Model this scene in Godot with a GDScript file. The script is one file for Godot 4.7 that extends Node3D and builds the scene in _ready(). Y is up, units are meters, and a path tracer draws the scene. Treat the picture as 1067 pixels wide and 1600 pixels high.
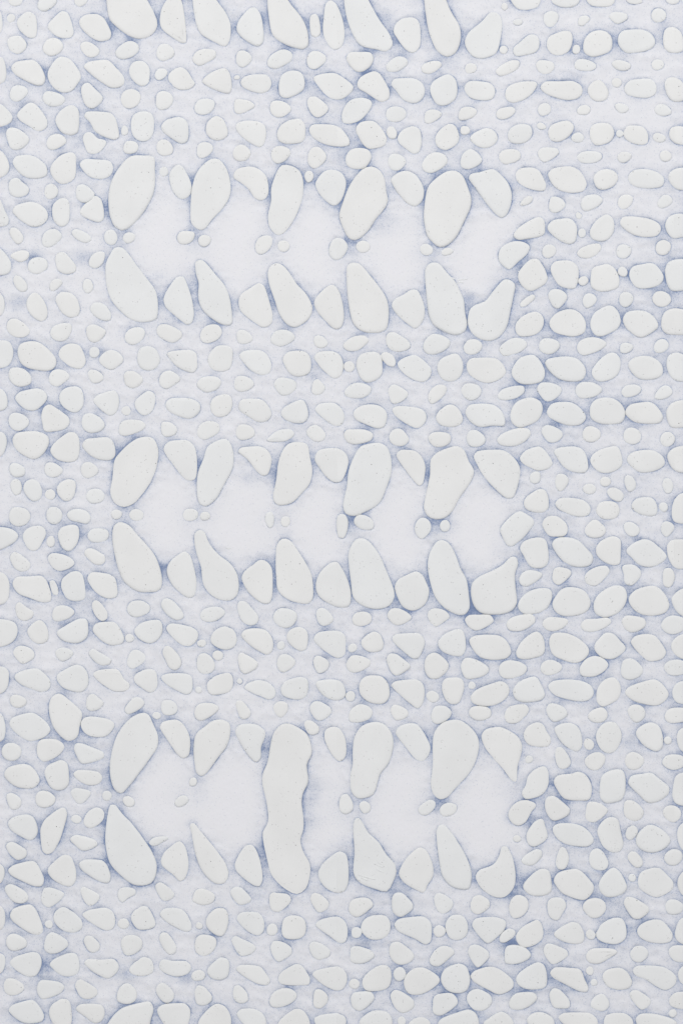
extends Node3D
# A cast white relief panel seen straight on: rows of flat-topped rounded lumps, three openwork bands of long
# petals, and blue pigment dusted into the recessed ground between them.
# Outlines are given in millimetre-like units: x to the right and y down from the panel's visible top left corner.

const UNIT := 0.0005          # metres per outline unit
const VISIBLE := Vector2(1067, 1600)
const RIM := 45.0             # how far the panel goes on past what the picture shows
const BACK := 0.022           # thickness of the panel's body
const TEX := Vector2i(1402, 2048)

var panel: Node3D
var outlines := []            # every lump: {kind, points, area, label}
var counts := {}
var plaster: Array[StandardMaterial3D] = []
var dust := PackedFloat32Array()
var under := PackedFloat32Array()    # the ground that lies beneath lumps
var packed := PackedFloat32Array()   # how closely the lumps stand
var dust_size := Vector2i(TEX.x / 2, TEX.y / 2)


func _ready() -> void:
	# camera
	var camera := Camera3D.new()
	camera.name = "camera"
	camera.position = Vector3(0, 0, 2.2)
	camera.fov = rad_to_deg(2.0 * atan(VISIBLE.y * UNIT * 0.5 / (2.2 - 0.001)))
	camera.near = 0.05
	camera.far = 20.0
	add_child(camera)
	camera.current = true
	# surroundings: the plain grey of a studio
	var world := WorldEnvironment.new()
	world.name = "studio_environment"
	var env := Environment.new()
	env.background_mode = Environment.BG_COLOR
	env.background_color = Color(0.62, 0.62, 0.63)
	env.background_energy_multiplier = 1.0
	env.tonemap_mode = Environment.TONE_MAPPER_LINEAR
	env.tonemap_exposure = 1.335
	env.sdfgi_enabled = true
	env.ssao_enabled = true
	env.ssil_enabled = true
	world.environment = env
	add_child(world)
	# lamps: two soft boxes above, a weaker one lower down
	soft_box("soft_box", Vector3(-1.5, 1.45, 1.75), Vector2(1.0, 0.8), 1.75)
	soft_box("soft_box_001", Vector3(1.3, 1.45, 1.75), Vector2(1.0, 0.8), 1.55)
	soft_box("soft_box_002", Vector3(0.0, -1.5, 1.9), Vector2(1.4, 0.6), 0.62)

	# the panel
	panel = Node3D.new()
	panel.name = "relief_panel"
	panel.set_meta("label", "white cast relief panel of rounded pebble-like lumps with blue pigment in the recesses")
	panel.set_meta("category", "relief panel")
	add_child(panel)
	make_plaster()
	describe_lumps()
	spread_dust()
	build_ground()
	for o in outlines:
		build_lump(o)
	for line in [[585, 1349, 590, 1352, 596, 1355, 600, 1356], [590, 1348, 595, 1350, 598, 1351], [560, 1367, 566, 1369, 573, 1371, 580, 1373, 586, 1374],
			[565, 1372, 570, 1374, 576, 1376], [588, 1358, 593, 1361, 598, 1363], [556, 1371, 559, 1374, 562, 1376]]:
		ridge("scratch", line, 1.8, true)
	for line in [[304, 1406, 309, 1411, 316, 1414, 324, 1412, 331, 1409, 336, 1404], [700, 431, 706, 434, 714, 437, 722, 437, 730, 436], [712, 444, 718, 440, 724, 442],
			[352, 855, 356, 857, 361, 857], [802, 417, 806, 422, 812, 425, 817, 421], [260, 1306, 254, 1312, 247, 1317, 240, 1318],
			[455, 1148, 459, 1151, 462, 1150], [868, 1330, 872, 1322, 876, 1320], [690, 645, 698, 647, 706, 646]]:
		ridge("cast_ridge", line, 2.6, false)


func soft_box(called: String, at: Vector3, size: Vector2, energy: float) -> void:
	var lamp := AreaLight3D.new()
	lamp.name = called
	lamp.area_size = size
	lamp.light_energy = energy
	lamp.light_color = Color(1.0, 0.995, 0.985)
	lamp.area_range = 12.0
	lamp.area_attenuation = 2.0
	lamp.shadow_enabled = true
	add_child(lamp)
	lamp.look_at_from_position(at, Vector3(0, 0, 0), Vector3.UP)


# ---------------------------------------------------------------- materials

func make_plaster() -> void:
	# smooth cast plaster: faint clouding and a few pin holes left by air bubbles
	var rng := RandomNumberGenerator.new()
	rng.seed = 71
	var cloud := FastNoiseLite.new()
	cloud.seed = 5
	cloud.frequency = 0.006
	cloud.fractal_octaves = 4
	var side := 1024
	var data := PackedByteArray()
	data.resize(side * side * 3)
	var bump := PackedByteArray()
	bump.resize(side * side)
	for y in side:
		for x in side:
			var n := cloud.get_noise_2d(x, y)
			var g := rng.randf_range(-1.6, 1.6)
			var i := (y * side + x)
			data[i * 3] = int(249 + n * 4 + g)
			data[i * 3 + 1] = int(249 + n * 4 + g)
			data[i * 3 + 2] = int(249 + n * 4 + g)
			bump[i] = int(150 + n * 40 + g * 3)
	for k in 1500:
		var px := rng.randi_range(1, side - 3)
		var py := rng.randi_range(1, side - 3)
		var deep := rng.randf_range(0.86, 0.97)
		if k % 19 == 0:
			deep = rng.randf_range(0.5, 0.75)
		for d in [Vector2i(0, 0), Vector2i(1, 0)] if k % 3 else [Vector2i(0, 0), Vector2i(1, 0), Vector2i(0, 1), Vector2i(1, 1)]:
			var i: int = (py + d.y) * side + px + d.x
			for c in 3:
				data[i * 3 + c] = int(data[i * 3 + c] * deep)
			bump[i] = int(bump[i] * deep * 0.6)
	var skin := ImageTexture.create_from_image(Image.create_from_data(side, side, false, Image.FORMAT_RGB8, data))
	var relief := ImageTexture.create_from_image(Image.create_from_data(side, side, false, Image.FORMAT_L8, bump))
	# three mixes of nearly the same white
	for tone in [Color(0.926, 0.930, 0.929), Color(0.924, 0.930, 0.931), Color(0.928, 0.930, 0.927)]:
		var m := StandardMaterial3D.new()
		m.resource_name = "cast_plaster"
		m.albedo_color = tone
		m.albedo_texture = skin
		m.roughness = 0.62
		m.metallic_specular = 0.35
		m.heightmap_enabled = true
		m.heightmap_texture = relief
		m.heightmap_scale = 0.09
		plaster.append(m)


# ---------------------------------------------------------------- outlines

func lump(kind: String, numbers: Array, label := "") -> void:
	var points := PackedVector2Array()
	for i in range(0, numbers.size(), 2):
		points.append(Vector2(numbers[i], numbers[i + 1]))
	outlines.append({"kind": kind, "points": rounded(points), "label": label})


func rounded(p: PackedVector2Array) -> PackedVector2Array:
	# a smooth closed curve through the points
	var out := PackedVector2Array()
	var n := p.size()
	var around := 0.0
	for i in n:
		around += p[i].distance_to(p[(i + 1) % n])
	var step := clampf(around / 44.0, 2.6, 7.0)
	for i in n:
		var a := p[(i + n - 1) % n]
		var b := p[i]
		var c := p[(i + 1) % n]
		var d := p[(i + 2) % n]
		var l := b.distance_to(c)
		var t0 := tangent(a, b, c) * minf(l, 1.15 * a.distance_to(b))
		var t1 := tangent(b, c, d) * minf(l, 1.15 * c.distance_to(d))
		var m := maxi(2, roundi(l / step))
		for k in m:
			var t := float(k) / m
			out.append(b * (2 * t * t * t - 3 * t * t + 1) + t0 * (t * t * t - 2 * t * t + t) + c * (3 * t * t - 2 * t * t * t) + t1 * (t * t * t - t * t))
	return out


func tangent(p: Vector2, q: Vector2, r: Vector2) -> Vector2:
	var d1 := p.distance_to(q)
	var d2 := q.distance_to(r)
	return ((q - p) / d1 * sqrt(d2) + (r - q) / d2 * sqrt(d1)).normalized()


func at(p: Vector2, z: float) -> Vector3:
	return Vector3((p.x - VISIBLE.x * 0.5) * UNIT, (VISIBLE.y * 0.5 - p.y) * UNIT, z)


# ---------------------------------------------------------------- pigment

func box_blur(src: PackedFloat32Array, w: int, h: int, r: int) -> PackedFloat32Array:
	var mid := PackedFloat32Array()
	mid.resize(w * h)
	var inv := 1.0 / (2 * r + 1)
	for y in h:
		var row := y * w
		var s := 0.0
		for x in range(-r, r + 1):
			s += src[row + clampi(x, 0, w - 1)]
		for x in w:
			mid[row + x] = s * inv
			s += src[row + mini(x + r + 1, w - 1)] - src[row + maxi(x - r, 0)]
	var out := PackedFloat32Array()
	out.resize(w * h)
	for x in w:
		var s := 0.0
		for y in range(-r, r + 1):
			s += mid[clampi(y, 0, h - 1) * w + x]
		for y in h:
			out[y * w + x] = s * inv
			s += mid[mini(y + r + 1, h - 1) * w + x] - mid[maxi(y - r, 0) * w + x]
	return out


func spread_dust() -> void:
	# where the pigment settled: close to the lumps and in the narrow gaps between the large ones
	var w := dust_size.x
	var h := dust_size.y
	var scale := h / (VISIBLE.y + 2 * RIM)
	var mask := PackedFloat32Array()
	mask.resize(w * h)
	var sway := RandomNumberGenerator.new()
	sway.seed = 18
	for o in outlines:
		var p: PackedVector2Array = o.points
		var n := p.size()
		var area := 0.0
		var lo := INF
		var hi := -INF
		for i in n:
			var q := p[(i + 1) % n]
			area += (p[i].x * q.y - q.x * p[i].y) * 0.5
			lo = minf(lo, p[i].y)
			hi = maxf(hi, p[i].y)
		o.area = absf(area)
		var weight := clampf(0.86 + sqrt(o.area) * 0.006, 0.85, 1.15) * sway.randf_range(0.85, 1.12)
		for y in range(maxi(0, int((lo + RIM) * scale)), mini(h, int((hi + RIM) * scale) + 2)):
			var v := (y + 0.5) / scale - RIM
			var cuts := []
			for i in n:
				var a := p[i]
				var b := p[(i + 1) % n]
				if (a.y > v) != (b.y > v):
					cuts.append((b.x - a.x) * (v - a.y) / (b.y - a.y) + a.x)
			cuts.sort()
			for k in range(0, cuts.size() - 1, 2):
				for x in range(maxi(0, int((cuts[k] + RIM) * scale + 0.5)), mini(w, int((cuts[k + 1] + RIM) * scale + 0.5))):
					mask[y * w + x] = weight
	var solid := PackedFloat32Array()
	solid.resize(w * h)
	for i in w * h:
		solid[i] = 1.0 if mask[i] > 0.0 else 0.0
		var px := (i % w) / scale - RIM
		var py := (i / w) / scale - RIM
		if solid[i] == 0.0 and (px < -4.0 or py < -4.0 or px > VISIBLE.x + 4.0 or py > VISIBLE.y + 4.0):
			mask[i] = 0.5              # the dusting goes on over the rim
	under = box_blur(box_blur(solid, w, h, 2), w, h, 1)
	var near := box_blur(box_blur(mask, w, h, 1), w, h, 1)
	var wide := box_blur(box_blur(mask, w, h, 6), w, h, 5)
	var broad := box_blur(box_blur(mask, w, h, 13), w, h, 14)
	var drift := FastNoiseLite.new()
	drift.seed = 12
	drift.frequency = 0.011
	drift.fractal_octaves = 3
	var fine := FastNoiseLite.new()
	fine.seed = 31
	fine.frequency = 0.05
	fine.fractal_octaves = 3
	var flank := FastNoiseLite.new()
	flank.seed = 63
	flank.frequency = 0.035
	flank.fractal_octaves = 2
	var smudged := PackedFloat32Array()
	smudged.resize(w * h)
	for q: Vector4 in SMUDGES:
		var cx := (q.x + RIM) * scale
		var cy := (q.y + RIM) * scale
		var reach := q.z * scale
		for y in range(maxi(0, int(cy - reach * 2.2)), mini(h, int(cy + reach * 2.2))):
			for x in range(maxi(0, int(cx - reach * 3.0)), mini(w, int(cx + reach * 3.0))):
				var d := Vector2((x - cx) / reach / 1.3, (y - cy) / reach).length_squared()
				smudged[y * w + x] += q.w * exp(-d)
	dust.resize(w * h)
	packed.resize(w * h)
	for y in h:
		var v := y / scale - RIM
		for x in w:
			var i := y * w + x
			var u := x / scale - RIM
			var g := strength(u, v) * (1.0 + 0.3 * drift.get_noise_2d(x, y * 1.3)) * (1.0 + 0.7 * fine.get_noise_2d(x * 0.7, y) + 0.25 * fine.get_noise_2d(x * 0.3 + 900, y * 3.0) + 0.25 * fine.get_noise_2d(x * 3.0, y * 0.3 + 700)) * (0.8 + 0.4 * sway.randf())
			var side := clampf(1.0 + 1.9 * flank.get_noise_2d(x, y), 0.3, 2.0)
			dust[i] = maxf(0.0, g * ((1.08 + 0.6 * smudged[i]) * smoothstep(0.2, 1.08, wide[i]) + 0.27 * smoothstep(0.03, 0.95, broad[i]) + 0.7 * side * smoothstep(0.1, 0.8, near[i]) + 0.24 * smudged[i]) + 0.02)
			packed[i] = smoothstep(0.16, 0.42, broad[i])


# heavier smudges: place, reach and weight
const SMUDGES := [
	Vector4(30, 170, 14, .8), Vector4(57, 108, 14, .8), Vector4(180, 52, 16, 1), Vector4(16, 112, 12, .8), Vector4(75, 142, 12, .6), Vector4(8, 200, 14, .7),
	Vector4(235, 35, 14, .5), Vector4(485, 125, 16, 1.2), Vector4(492, 30, 14, 1), Vector4(405, 40, 16, .6), Vector4(625, 85, 14, 1.2), Vector4(692, 95, 14, .8),
	Vector4(595, 32, 14, 1), Vector4(560, 225, 18, 1), Vector4(545, 285, 16, .8), Vector4(733, 207, 12, .8), Vector4(130, 215, 14, .8), Vector4(890, 125, 14, .8),
	Vector4(838, 137, 10, 1), Vector4(885, 75, 10, .9), Vector4(963, 62, 12, .7), Vector4(1035, 40, 12, .6), Vector4(52, 397, 9, 2.4), Vector4(130, 404, 13, 2),
	Vector4(30, 472, 12, 1.8), Vector4(485, 275, 16, .9), Vector4(530, 320, 14, 1.4), Vector4(546, 375, 12, 1.8), Vector4(600, 345, 20, 1), Vector4(535, 245, 14, .8),
	Vector4(730, 466, 10, 1.6), Vector4(985, 428, 16, 1.5), Vector4(860, 520, 18, .8), Vector4(1030, 462, 20, .8), Vector4(840, 445, 14, .7), Vector4(200, 514, 9, 1.8),
	Vector4(160, 548, 9, 2), Vector4(188, 700, 14, 1.1), Vector4(75, 705, 10, 1.2), Vector4(85, 638, 16, .8), Vector4(430, 735, 20, 1.3), Vector4(390, 745, 14, .8),
	Vector4(308, 720, 14, .9), Vector4(490, 588, 9, 1.2), Vector4(620, 570, 16, .8), Vector4(595, 525, 20, .6), Vector4(850, 640, 16, .9), Vector4(800, 600, 14, .6),
	Vector4(660, 730, 14, .8), Vector4(255, 888, 14, 1.6), Vector4(33, 985, 14, 1), Vector4(128, 833, 9, 1.2), Vector4(150, 942, 14, .8), Vector4(410, 880, 18, .9),
	Vector4(548, 815, 14, 1.5), Vector4(690, 818, 14, 1), Vector4(742, 955, 22, 1.3), Vector4(735, 910, 14, 1), Vector4(445, 838, 10, .9), Vector4(1000, 850, 20, .7),
	Vector4(812, 876, 9, 1), Vector4(985, 930, 14, .8), Vector4(640, 955, 20, .6), Vector4(175, 1215, 14, 1.5), Vector4(115, 1160, 18, .9), Vector4(10, 1160, 16, .9),
	Vector4(232, 1326, 9, 1.1), Vector4(98, 1302, 14, .9), Vector4(482, 1237, 20, 1.5), Vector4(480, 1280, 14, 1), Vector4(310, 1217, 10, 1.1), Vector4(300, 1286, 7, 1.2),
	Vector4(412, 1170, 14, 1), Vector4(540, 1330, 18, .9), Vector4(660, 1150, 14, .8), Vector4(686, 1253, 12, 1), Vector4(800, 1276, 9, 1.4), Vector4(985, 1160, 24, .9),
	Vector4(862, 1224, 9, 1.4), Vector4(840, 1282, 14, .8), Vector4(72, 1508, 11, 2.4), Vector4(70, 1524, 18, .9), Vector4(70, 1375, 16, 1), Vector4(8, 1384, 14, 1.2),
	Vector4(195, 1519, 10, 1.6), Vector4(288, 1526, 12, 1.4), Vector4(415, 1322, 12, 1.1), Vector4(458, 1460, 14, .9), Vector4(618, 1392, 22, 1), Vector4(790, 1470, 14, 1.6),
	Vector4(580, 1476, 22, 1), Vector4(808, 1384, 14, 2), Vector4(826, 1370, 12, 1.8), Vector4(545, 1457, 8, 1.3), Vector4(866, 1452, 12, 1.3), Vector4(985, 1450, 22, 1),
	Vector4(955, 1416, 20, 1), Vector4(900, 1545, 24, .6), Vector4(400, 1395, 16, .6), Vector4(150, 1375, 14, .6), Vector4(700, 1530, 20, .7), Vector4(40, 1590, 24, .8),
	Vector4(340, 1470, 16, .5), Vector4(1000, 760, 24, .5), Vector4(930, 470, 18, .6),
	Vector4(178, 375, 20, 0.55), Vector4(300, 374, 20, 0.55), Vector4(424, 384, 20, 0.55), Vector4(542, 394, 20, 0.55), Vector4(675, 394, 20, 0.55),
	Vector4(190, 802, 20, 0.55), Vector4(306, 802, 20, 0.55), Vector4(428, 812, 20, 0.55), Vector4(546, 822, 20, 0.55), Vector4(670, 822, 20, 0.55),
	Vector4(180, 1250, 20, 0.55), Vector4(300, 1240, 20, 0.55), Vector4(540, 1262, 20, 0.55), Vector4(672, 1262, 20, 0.55), Vector4(172, 330, 20, 0.55),
	Vector4(172, 1220, 20, 0.55), Vector4(240, 440, 20, 0.55), Vector4(300, 440, 20, 0.55), Vector4(420, 440, 20, 0.55), Vector4(550, 440, 20, 0.55),
	Vector4(795, 440, 20, 0.55), Vector4(800, 860, 20, 0.55), Vector4(800, 1230, 20, 0.55),
]


func strength(u: float, v: float) -> float:
	# how heavily this part of the panel was dusted, from a coarse chart six across and nine down
	var fx := clampf(u / VISIBLE.x * CHART_W - 0.5, 0.0, CHART_W - 1.001)
	var fy := clampf(v / VISIBLE.y * CHART_H - 0.5, 0.0, CHART_H - 1.001)
	var x := int(fx)
	var y := int(fy)
	var top: float = lerpf(CHART[y][x], CHART[y][x + 1], fx - x)
	var bottom: float = lerpf(CHART[y + 1][x], CHART[y + 1][x + 1], fx - x)
	return lerpf(top, bottom, fy - y) * 0.097


const CHART_W := 6
const CHART_H := 9
const CHART := [
	[8, 11, 11, 11, 11, 13],
	[9, 9, 8, 9, 11, 13],
	[8, 9, 8, 10, 10, 10],
	[9, 6, 7, 9, 9, 9],
	[10, 9, 8, 9, 9, 9],
	[9, 9, 9, 10, 9, 9],
	[9, 8, 8, 9, 9, 9],
	[10, 10, 10, 10, 9, 9],
	[10, 10, 10, 10, 10, 10],
]


# ---------------------------------------------------------------- the body of the panel

func build_ground() -> void:
	var size := VISIBLE + Vector2(RIM, RIM) * 2
	# recessed ground: a fine sheet with real swells, pigment in its colour
	var big := Image.create_from_data(dust_size.x, dust_size.y, false, Image.FORMAT_RF, dust.to_byte_array())
	big.resize(TEX.x, TEX.y, Image.INTERPOLATE_CUBIC)
	var amount := big.get_data().to_float32_array()
	var rng := RandomNumberGenerator.new()
	rng.seed = 404
	var bytes := PackedByteArray()
	bytes.resize(TEX.x * TEX.y * 3)
	for i in TEX.x * TEX.y:
		var a := amount[i]
		var r := rng.randf()
		var spot := rng.randf()
		a *= 0.62 + 0.36 * r
		if spot < a * 0.5:
			a += 0.1 + 0.34 * r
		a = clampf(a, 0.0, 1.25)
		bytes[i * 3] = int(235.0 - a * 88.0)
		bytes[i * 3 + 1] = int(235.0 - a * 75.0)
		bytes[i * 3 + 2] = int(238.0 - a * 51.0)
	var m := StandardMaterial3D.new()
	m.resource_name = "dusted_plaster_ground"
	m.albedo_texture = ImageTexture.create_from_image(Image.create_from_data(TEX.x, TEX.y, false, Image.FORMAT_RGB8, bytes))
	m.roughness = 0.85
	m.metallic_specular = 0.25
	var grain := FastNoiseLite.new()
	grain.noise_type = FastNoiseLite.TYPE_SIMPLEX
	grain.seed = 9
	grain.frequency = 0.16
	grain.fractal_octaves = 3
	m.normal_enabled = true
	var tooth_normal := NoiseTexture2D.new()
	tooth_normal.width = 1024
	tooth_normal.height = 1024
	tooth_normal.seamless = true
	tooth_normal.noise = grain
	tooth_normal.as_normal_map = true
	tooth_normal.bump_strength = 2.0
	m.normal_texture = tooth_normal
	m.normal_scale = 0.1
	# the sheet
	var cols := 386
	var rows := 564
	var verts := PackedVector3Array()
	var uvs := PackedVector2Array()
	var index := PackedInt32Array()
	var swell := FastNoiseLite.new()
	swell.seed = 77
	swell.frequency = 0.03
	swell.fractal_octaves = 5
	for y in rows + 1:
		for x in cols + 1:
			var uv := Vector2(float(x) / cols, float(y) / rows)
			var p := uv * size - Vector2(RIM, RIM)
			var sx := clampi(int(uv.x * dust_size.x), 0, dust_size.x - 1)
			var sy := clampi(int(uv.y * dust_size.y), 0, dust_size.y - 1)
			var low := minf(dust[sy * dust_size.x + sx], 1.0)
			var near_lumps := packed[sy * dust_size.x + sx]
			var below := under[sy * dust_size.x + sx]
			# worn ridges along and across the rows, small bumps between the lumps, long swells in the open fields
			var woven := swell.get_noise_2d(p.x * 0.35 + 4000.0, p.y * 1.5) + swell.get_noise_2d(p.x * 1.5, p.y * 0.35 + 4000.0)
			var bumps := maxf(0.0, swell.get_noise_2d(p.x * 1.8 + 900.0, p.y * 1.8))
			verts.append(at(p, -0.0002 * low + 0.00028 * swell.get_noise_2d(p.x * 0.6, p.y * 0.6) + near_lumps * (0.0007 * woven + 0.0015 * bumps) * (1.0 - smoothstep(0.1, 0.6, below)) - 0.002 * smoothstep(0.5, 0.95, below)))
			uvs.append(uv)
	for y in rows:
		for x in cols:
			var a := y * (cols + 1) + x
			index.append_array([a, a + 1, a + cols + 2, a, a + cols + 2, a + cols + 1])
	var sheet := SurfaceTool.new()
	sheet.begin(Mesh.PRIMITIVE_TRIANGLES)
	sheet.set_smooth_group(0)
	for i in verts.size():
		sheet.set_uv(uvs[i])
		sheet.add_vertex(verts[i])
	for i in index:
		sheet.add_index(i)
	sheet.generate_normals()
	sheet.generate_tangents()
	part("recessed_ground", sheet.commit(), m)
	# the body behind it, with a small chamfer round the front edge
	var body := SurfaceTool.new()
	body.begin(Mesh.PRIMITIVE_TRIANGLES)
	body.set_smooth_group(-1)
	var half := size * 0.5 * UNIT
	var rings := [[0.0, -0.0009], [0.003, -0.0035], [0.003, -BACK]]
	for k in 2:
		var a := ring(half, rings[k][0], rings[k][1])
		var b := ring(half, rings[k + 1][0], rings[k + 1][1])
		for i in 4:
			var j := (i + 1) % 4
			quad(body, a[i], a[j], b[j], b[i])
	var back := ring(half, 0.003, -BACK)
	quad(body, back[0], back[1], back[2], back[3])
	body.generate_normals()
	part("panel_body", body.commit(), plaster[0])


func ring(half: Vector2, grow: float, z: float) -> Array:
	var h := half + Vector2(grow, grow)
	return [Vector3(-h.x, h.y, z), Vector3(h.x, h.y, z), Vector3(h.x, -h.y, z), Vector3(-h.x, -h.y, z)]


func quad(st: SurfaceTool, a: Vector3, b: Vector3, c: Vector3, d: Vector3) -> void:
	for v in [a, b, c, a, c, d]:
		st.set_uv(Vector2(v.x, v.y) * 3.0)
		st.add_vertex(v)


# ---------------------------------------------------------------- lumps

func build_lump(o: Dictionary) -> void:
	# a steep flank, a rounded shoulder and a flat top with a slight lean
	var p: PackedVector2Array = o.points
	var n := p.size()
	var normals := PackedVector2Array()
	var middle := Vector2.ZERO
	for i in n:
		var t := (p[(i + 1) % n] - p[(i + n - 1) % n]).normalized()
		normals.append(Vector2(-t.y, t.x))      # points inwards for outlines that run clockwise on screen
		middle += p[i] / n
	var chance := RandomNumberGenerator.new()
	chance.seed = int(middle.x) * 4099 + int(middle.y)
	var reach := sqrt(o.area / PI)
	var inset := minf(5.6, reach * 0.42)
	# near a tight corner or a narrow tip the shoulder is narrower
	var room := PackedFloat32Array()
	for i in n:
		var a := p[(i + n - 2) % n]
		var b := p[(i + 2) % n]
		var bend := (p[i] - a).angle_to(b - p[i])
		var d := inset
		if bend > 0.05:
			d = minf(inset, 0.45 * 0.5 * (p[i].distance_to(a) + p[i].distance_to(b)) / bend)
		room.append(d)
	for go in 2 * n:
		var i := go % n
		var before := (i + n - 1) % n
		room[i] = minf(room[i], room[before] + 0.3 * p[i].distance_to(p[before]))
	for go in 2 * n:
		var i := n - 1 - go % n
		var after := (i + 1) % n
		room[i] = minf(room[i], room[after] + 0.3 * p[i].distance_to(p[after]))
	var height := clampf(0.00055 + reach * 0.000019, 0.0006, 0.0012) * chance.randf_range(0.55, 1.15)
	var lean := Vector2(chance.randf_range(-1, 1), chance.randf_range(-1, 1)) * 0.000006
	var st := SurfaceTool.new()
	st.begin(Mesh.PRIMITIVE_TRIANGLES)
	st.set_smooth_group(0)
	var steps := [[-0.16, -1.0], [-0.06, 0.06], [0.12, 0.55], [0.45, 0.88], [1.0, 1.0]]
	var top := PackedVector2Array()
	for s in steps:
		for i in n:
			var q: Vector2 = p[i] + normals[i] * room[i] * s[0]
			if s[0] == 1.0:
				top.append(q)
			var z: float = height * s[1] if s[1] > 0.0 else -0.0013
			if s[1] > 0.5:
				z += lean.dot(q - middle)
			st.set_uv(q / 1000.0 * 1.9)
			st.add_vertex(at(q, z))
	for s in steps.size() - 1:
		for i in n:
			var j := (i + 1) % n
			for v in [s * n + i, s * n + j, (s + 1) * n + j, s * n + i, (s + 1) * n + j, (s + 1) * n + i]:
				st.add_index(v)
	var base := (steps.size() - 1) * n
	var cap := Geometry2D.triangulate_polygon(top)
	if cap.is_empty():
		cap = Geometry2D.triangulate_polygon(p)
	if cap.is_empty():
		for k in range(1, n - 1):
			cap.append_array([0, k, k + 1])
	for k in range(0, cap.size(), 3):
		var a := top[cap[k]]
		var turn := (top[cap[k + 1]] - a).cross(top[cap[k + 2]] - a)
		for v in ([cap[k], cap[k + 1], cap[k + 2]] if turn > 0.0 else [cap[k], cap[k + 2], cap[k + 1]]):
			st.add_index(base + v)
	st.generate_normals()
	var made := part(o.kind, st.commit(), plaster[chance.randi_range(0, plaster.size() - 1)])
	o.top = height
	o.middle = middle
	if o.label:
		made.set_meta("label", o.label)


func ridge(called: String, line: Array, width: float, on_lump: bool) -> void:
	# a thin raised burr left by a tool or by the mould's seam
	var pts := PackedVector2Array()
	for i in range(0, line.size(), 2):
		pts.append(Vector2(line[i], line[i + 1]))
	var base := 0.0
	if on_lump:
		for o in outlines:
			if Geometry2D.is_point_in_polygon(pts[0], o.points):
				base = o.top
	var st := SurfaceTool.new()
	st.begin(Mesh.PRIMITIVE_TRIANGLES)
	st.set_smooth_group(0)
	var n := pts.size()
	for i in n:
		var along := (pts[mini(i + 1, n - 1)] - pts[maxi(i - 1, 0)]).normalized()
		var across := Vector2(-along.y, along.x) * width * sin(PI * (i + 0.6) / (n + 0.2))
		for s in [[-0.5, -0.0003], [-0.2, 0.0002], [0.2, 0.0002], [0.5, -0.0003]]:
			st.set_uv(pts[i] / 500.0)
			st.add_vertex(at(pts[i] + across * s[0], base + s[1]))
	for i in n - 1:
		for k in 3:
			var a := i * 4 + k
			for v in [a, a + 4, a + 5, a, a + 5, a + 1]:
				st.add_index(v)
	st.generate_normals()
	part(called, st.commit(), plaster[1])


func part(called: String, mesh: Mesh, m: Material) -> MeshInstance3D:
	var o := MeshInstance3D.new()
	var n: int = counts.get(called, 0)
	counts[called] = n + 1
	o.name = called if n == 0 else "%s_%03d" % [called, n]
	o.mesh = mesh
	o.material_override = m
	o.cast_shadow = GeometryInstance3D.SHADOW_CASTING_SETTING_ON
	panel.add_child(o, true)
	return o


# ---------------------------------------------------------------- what the panel shows, from top to bottom

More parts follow.
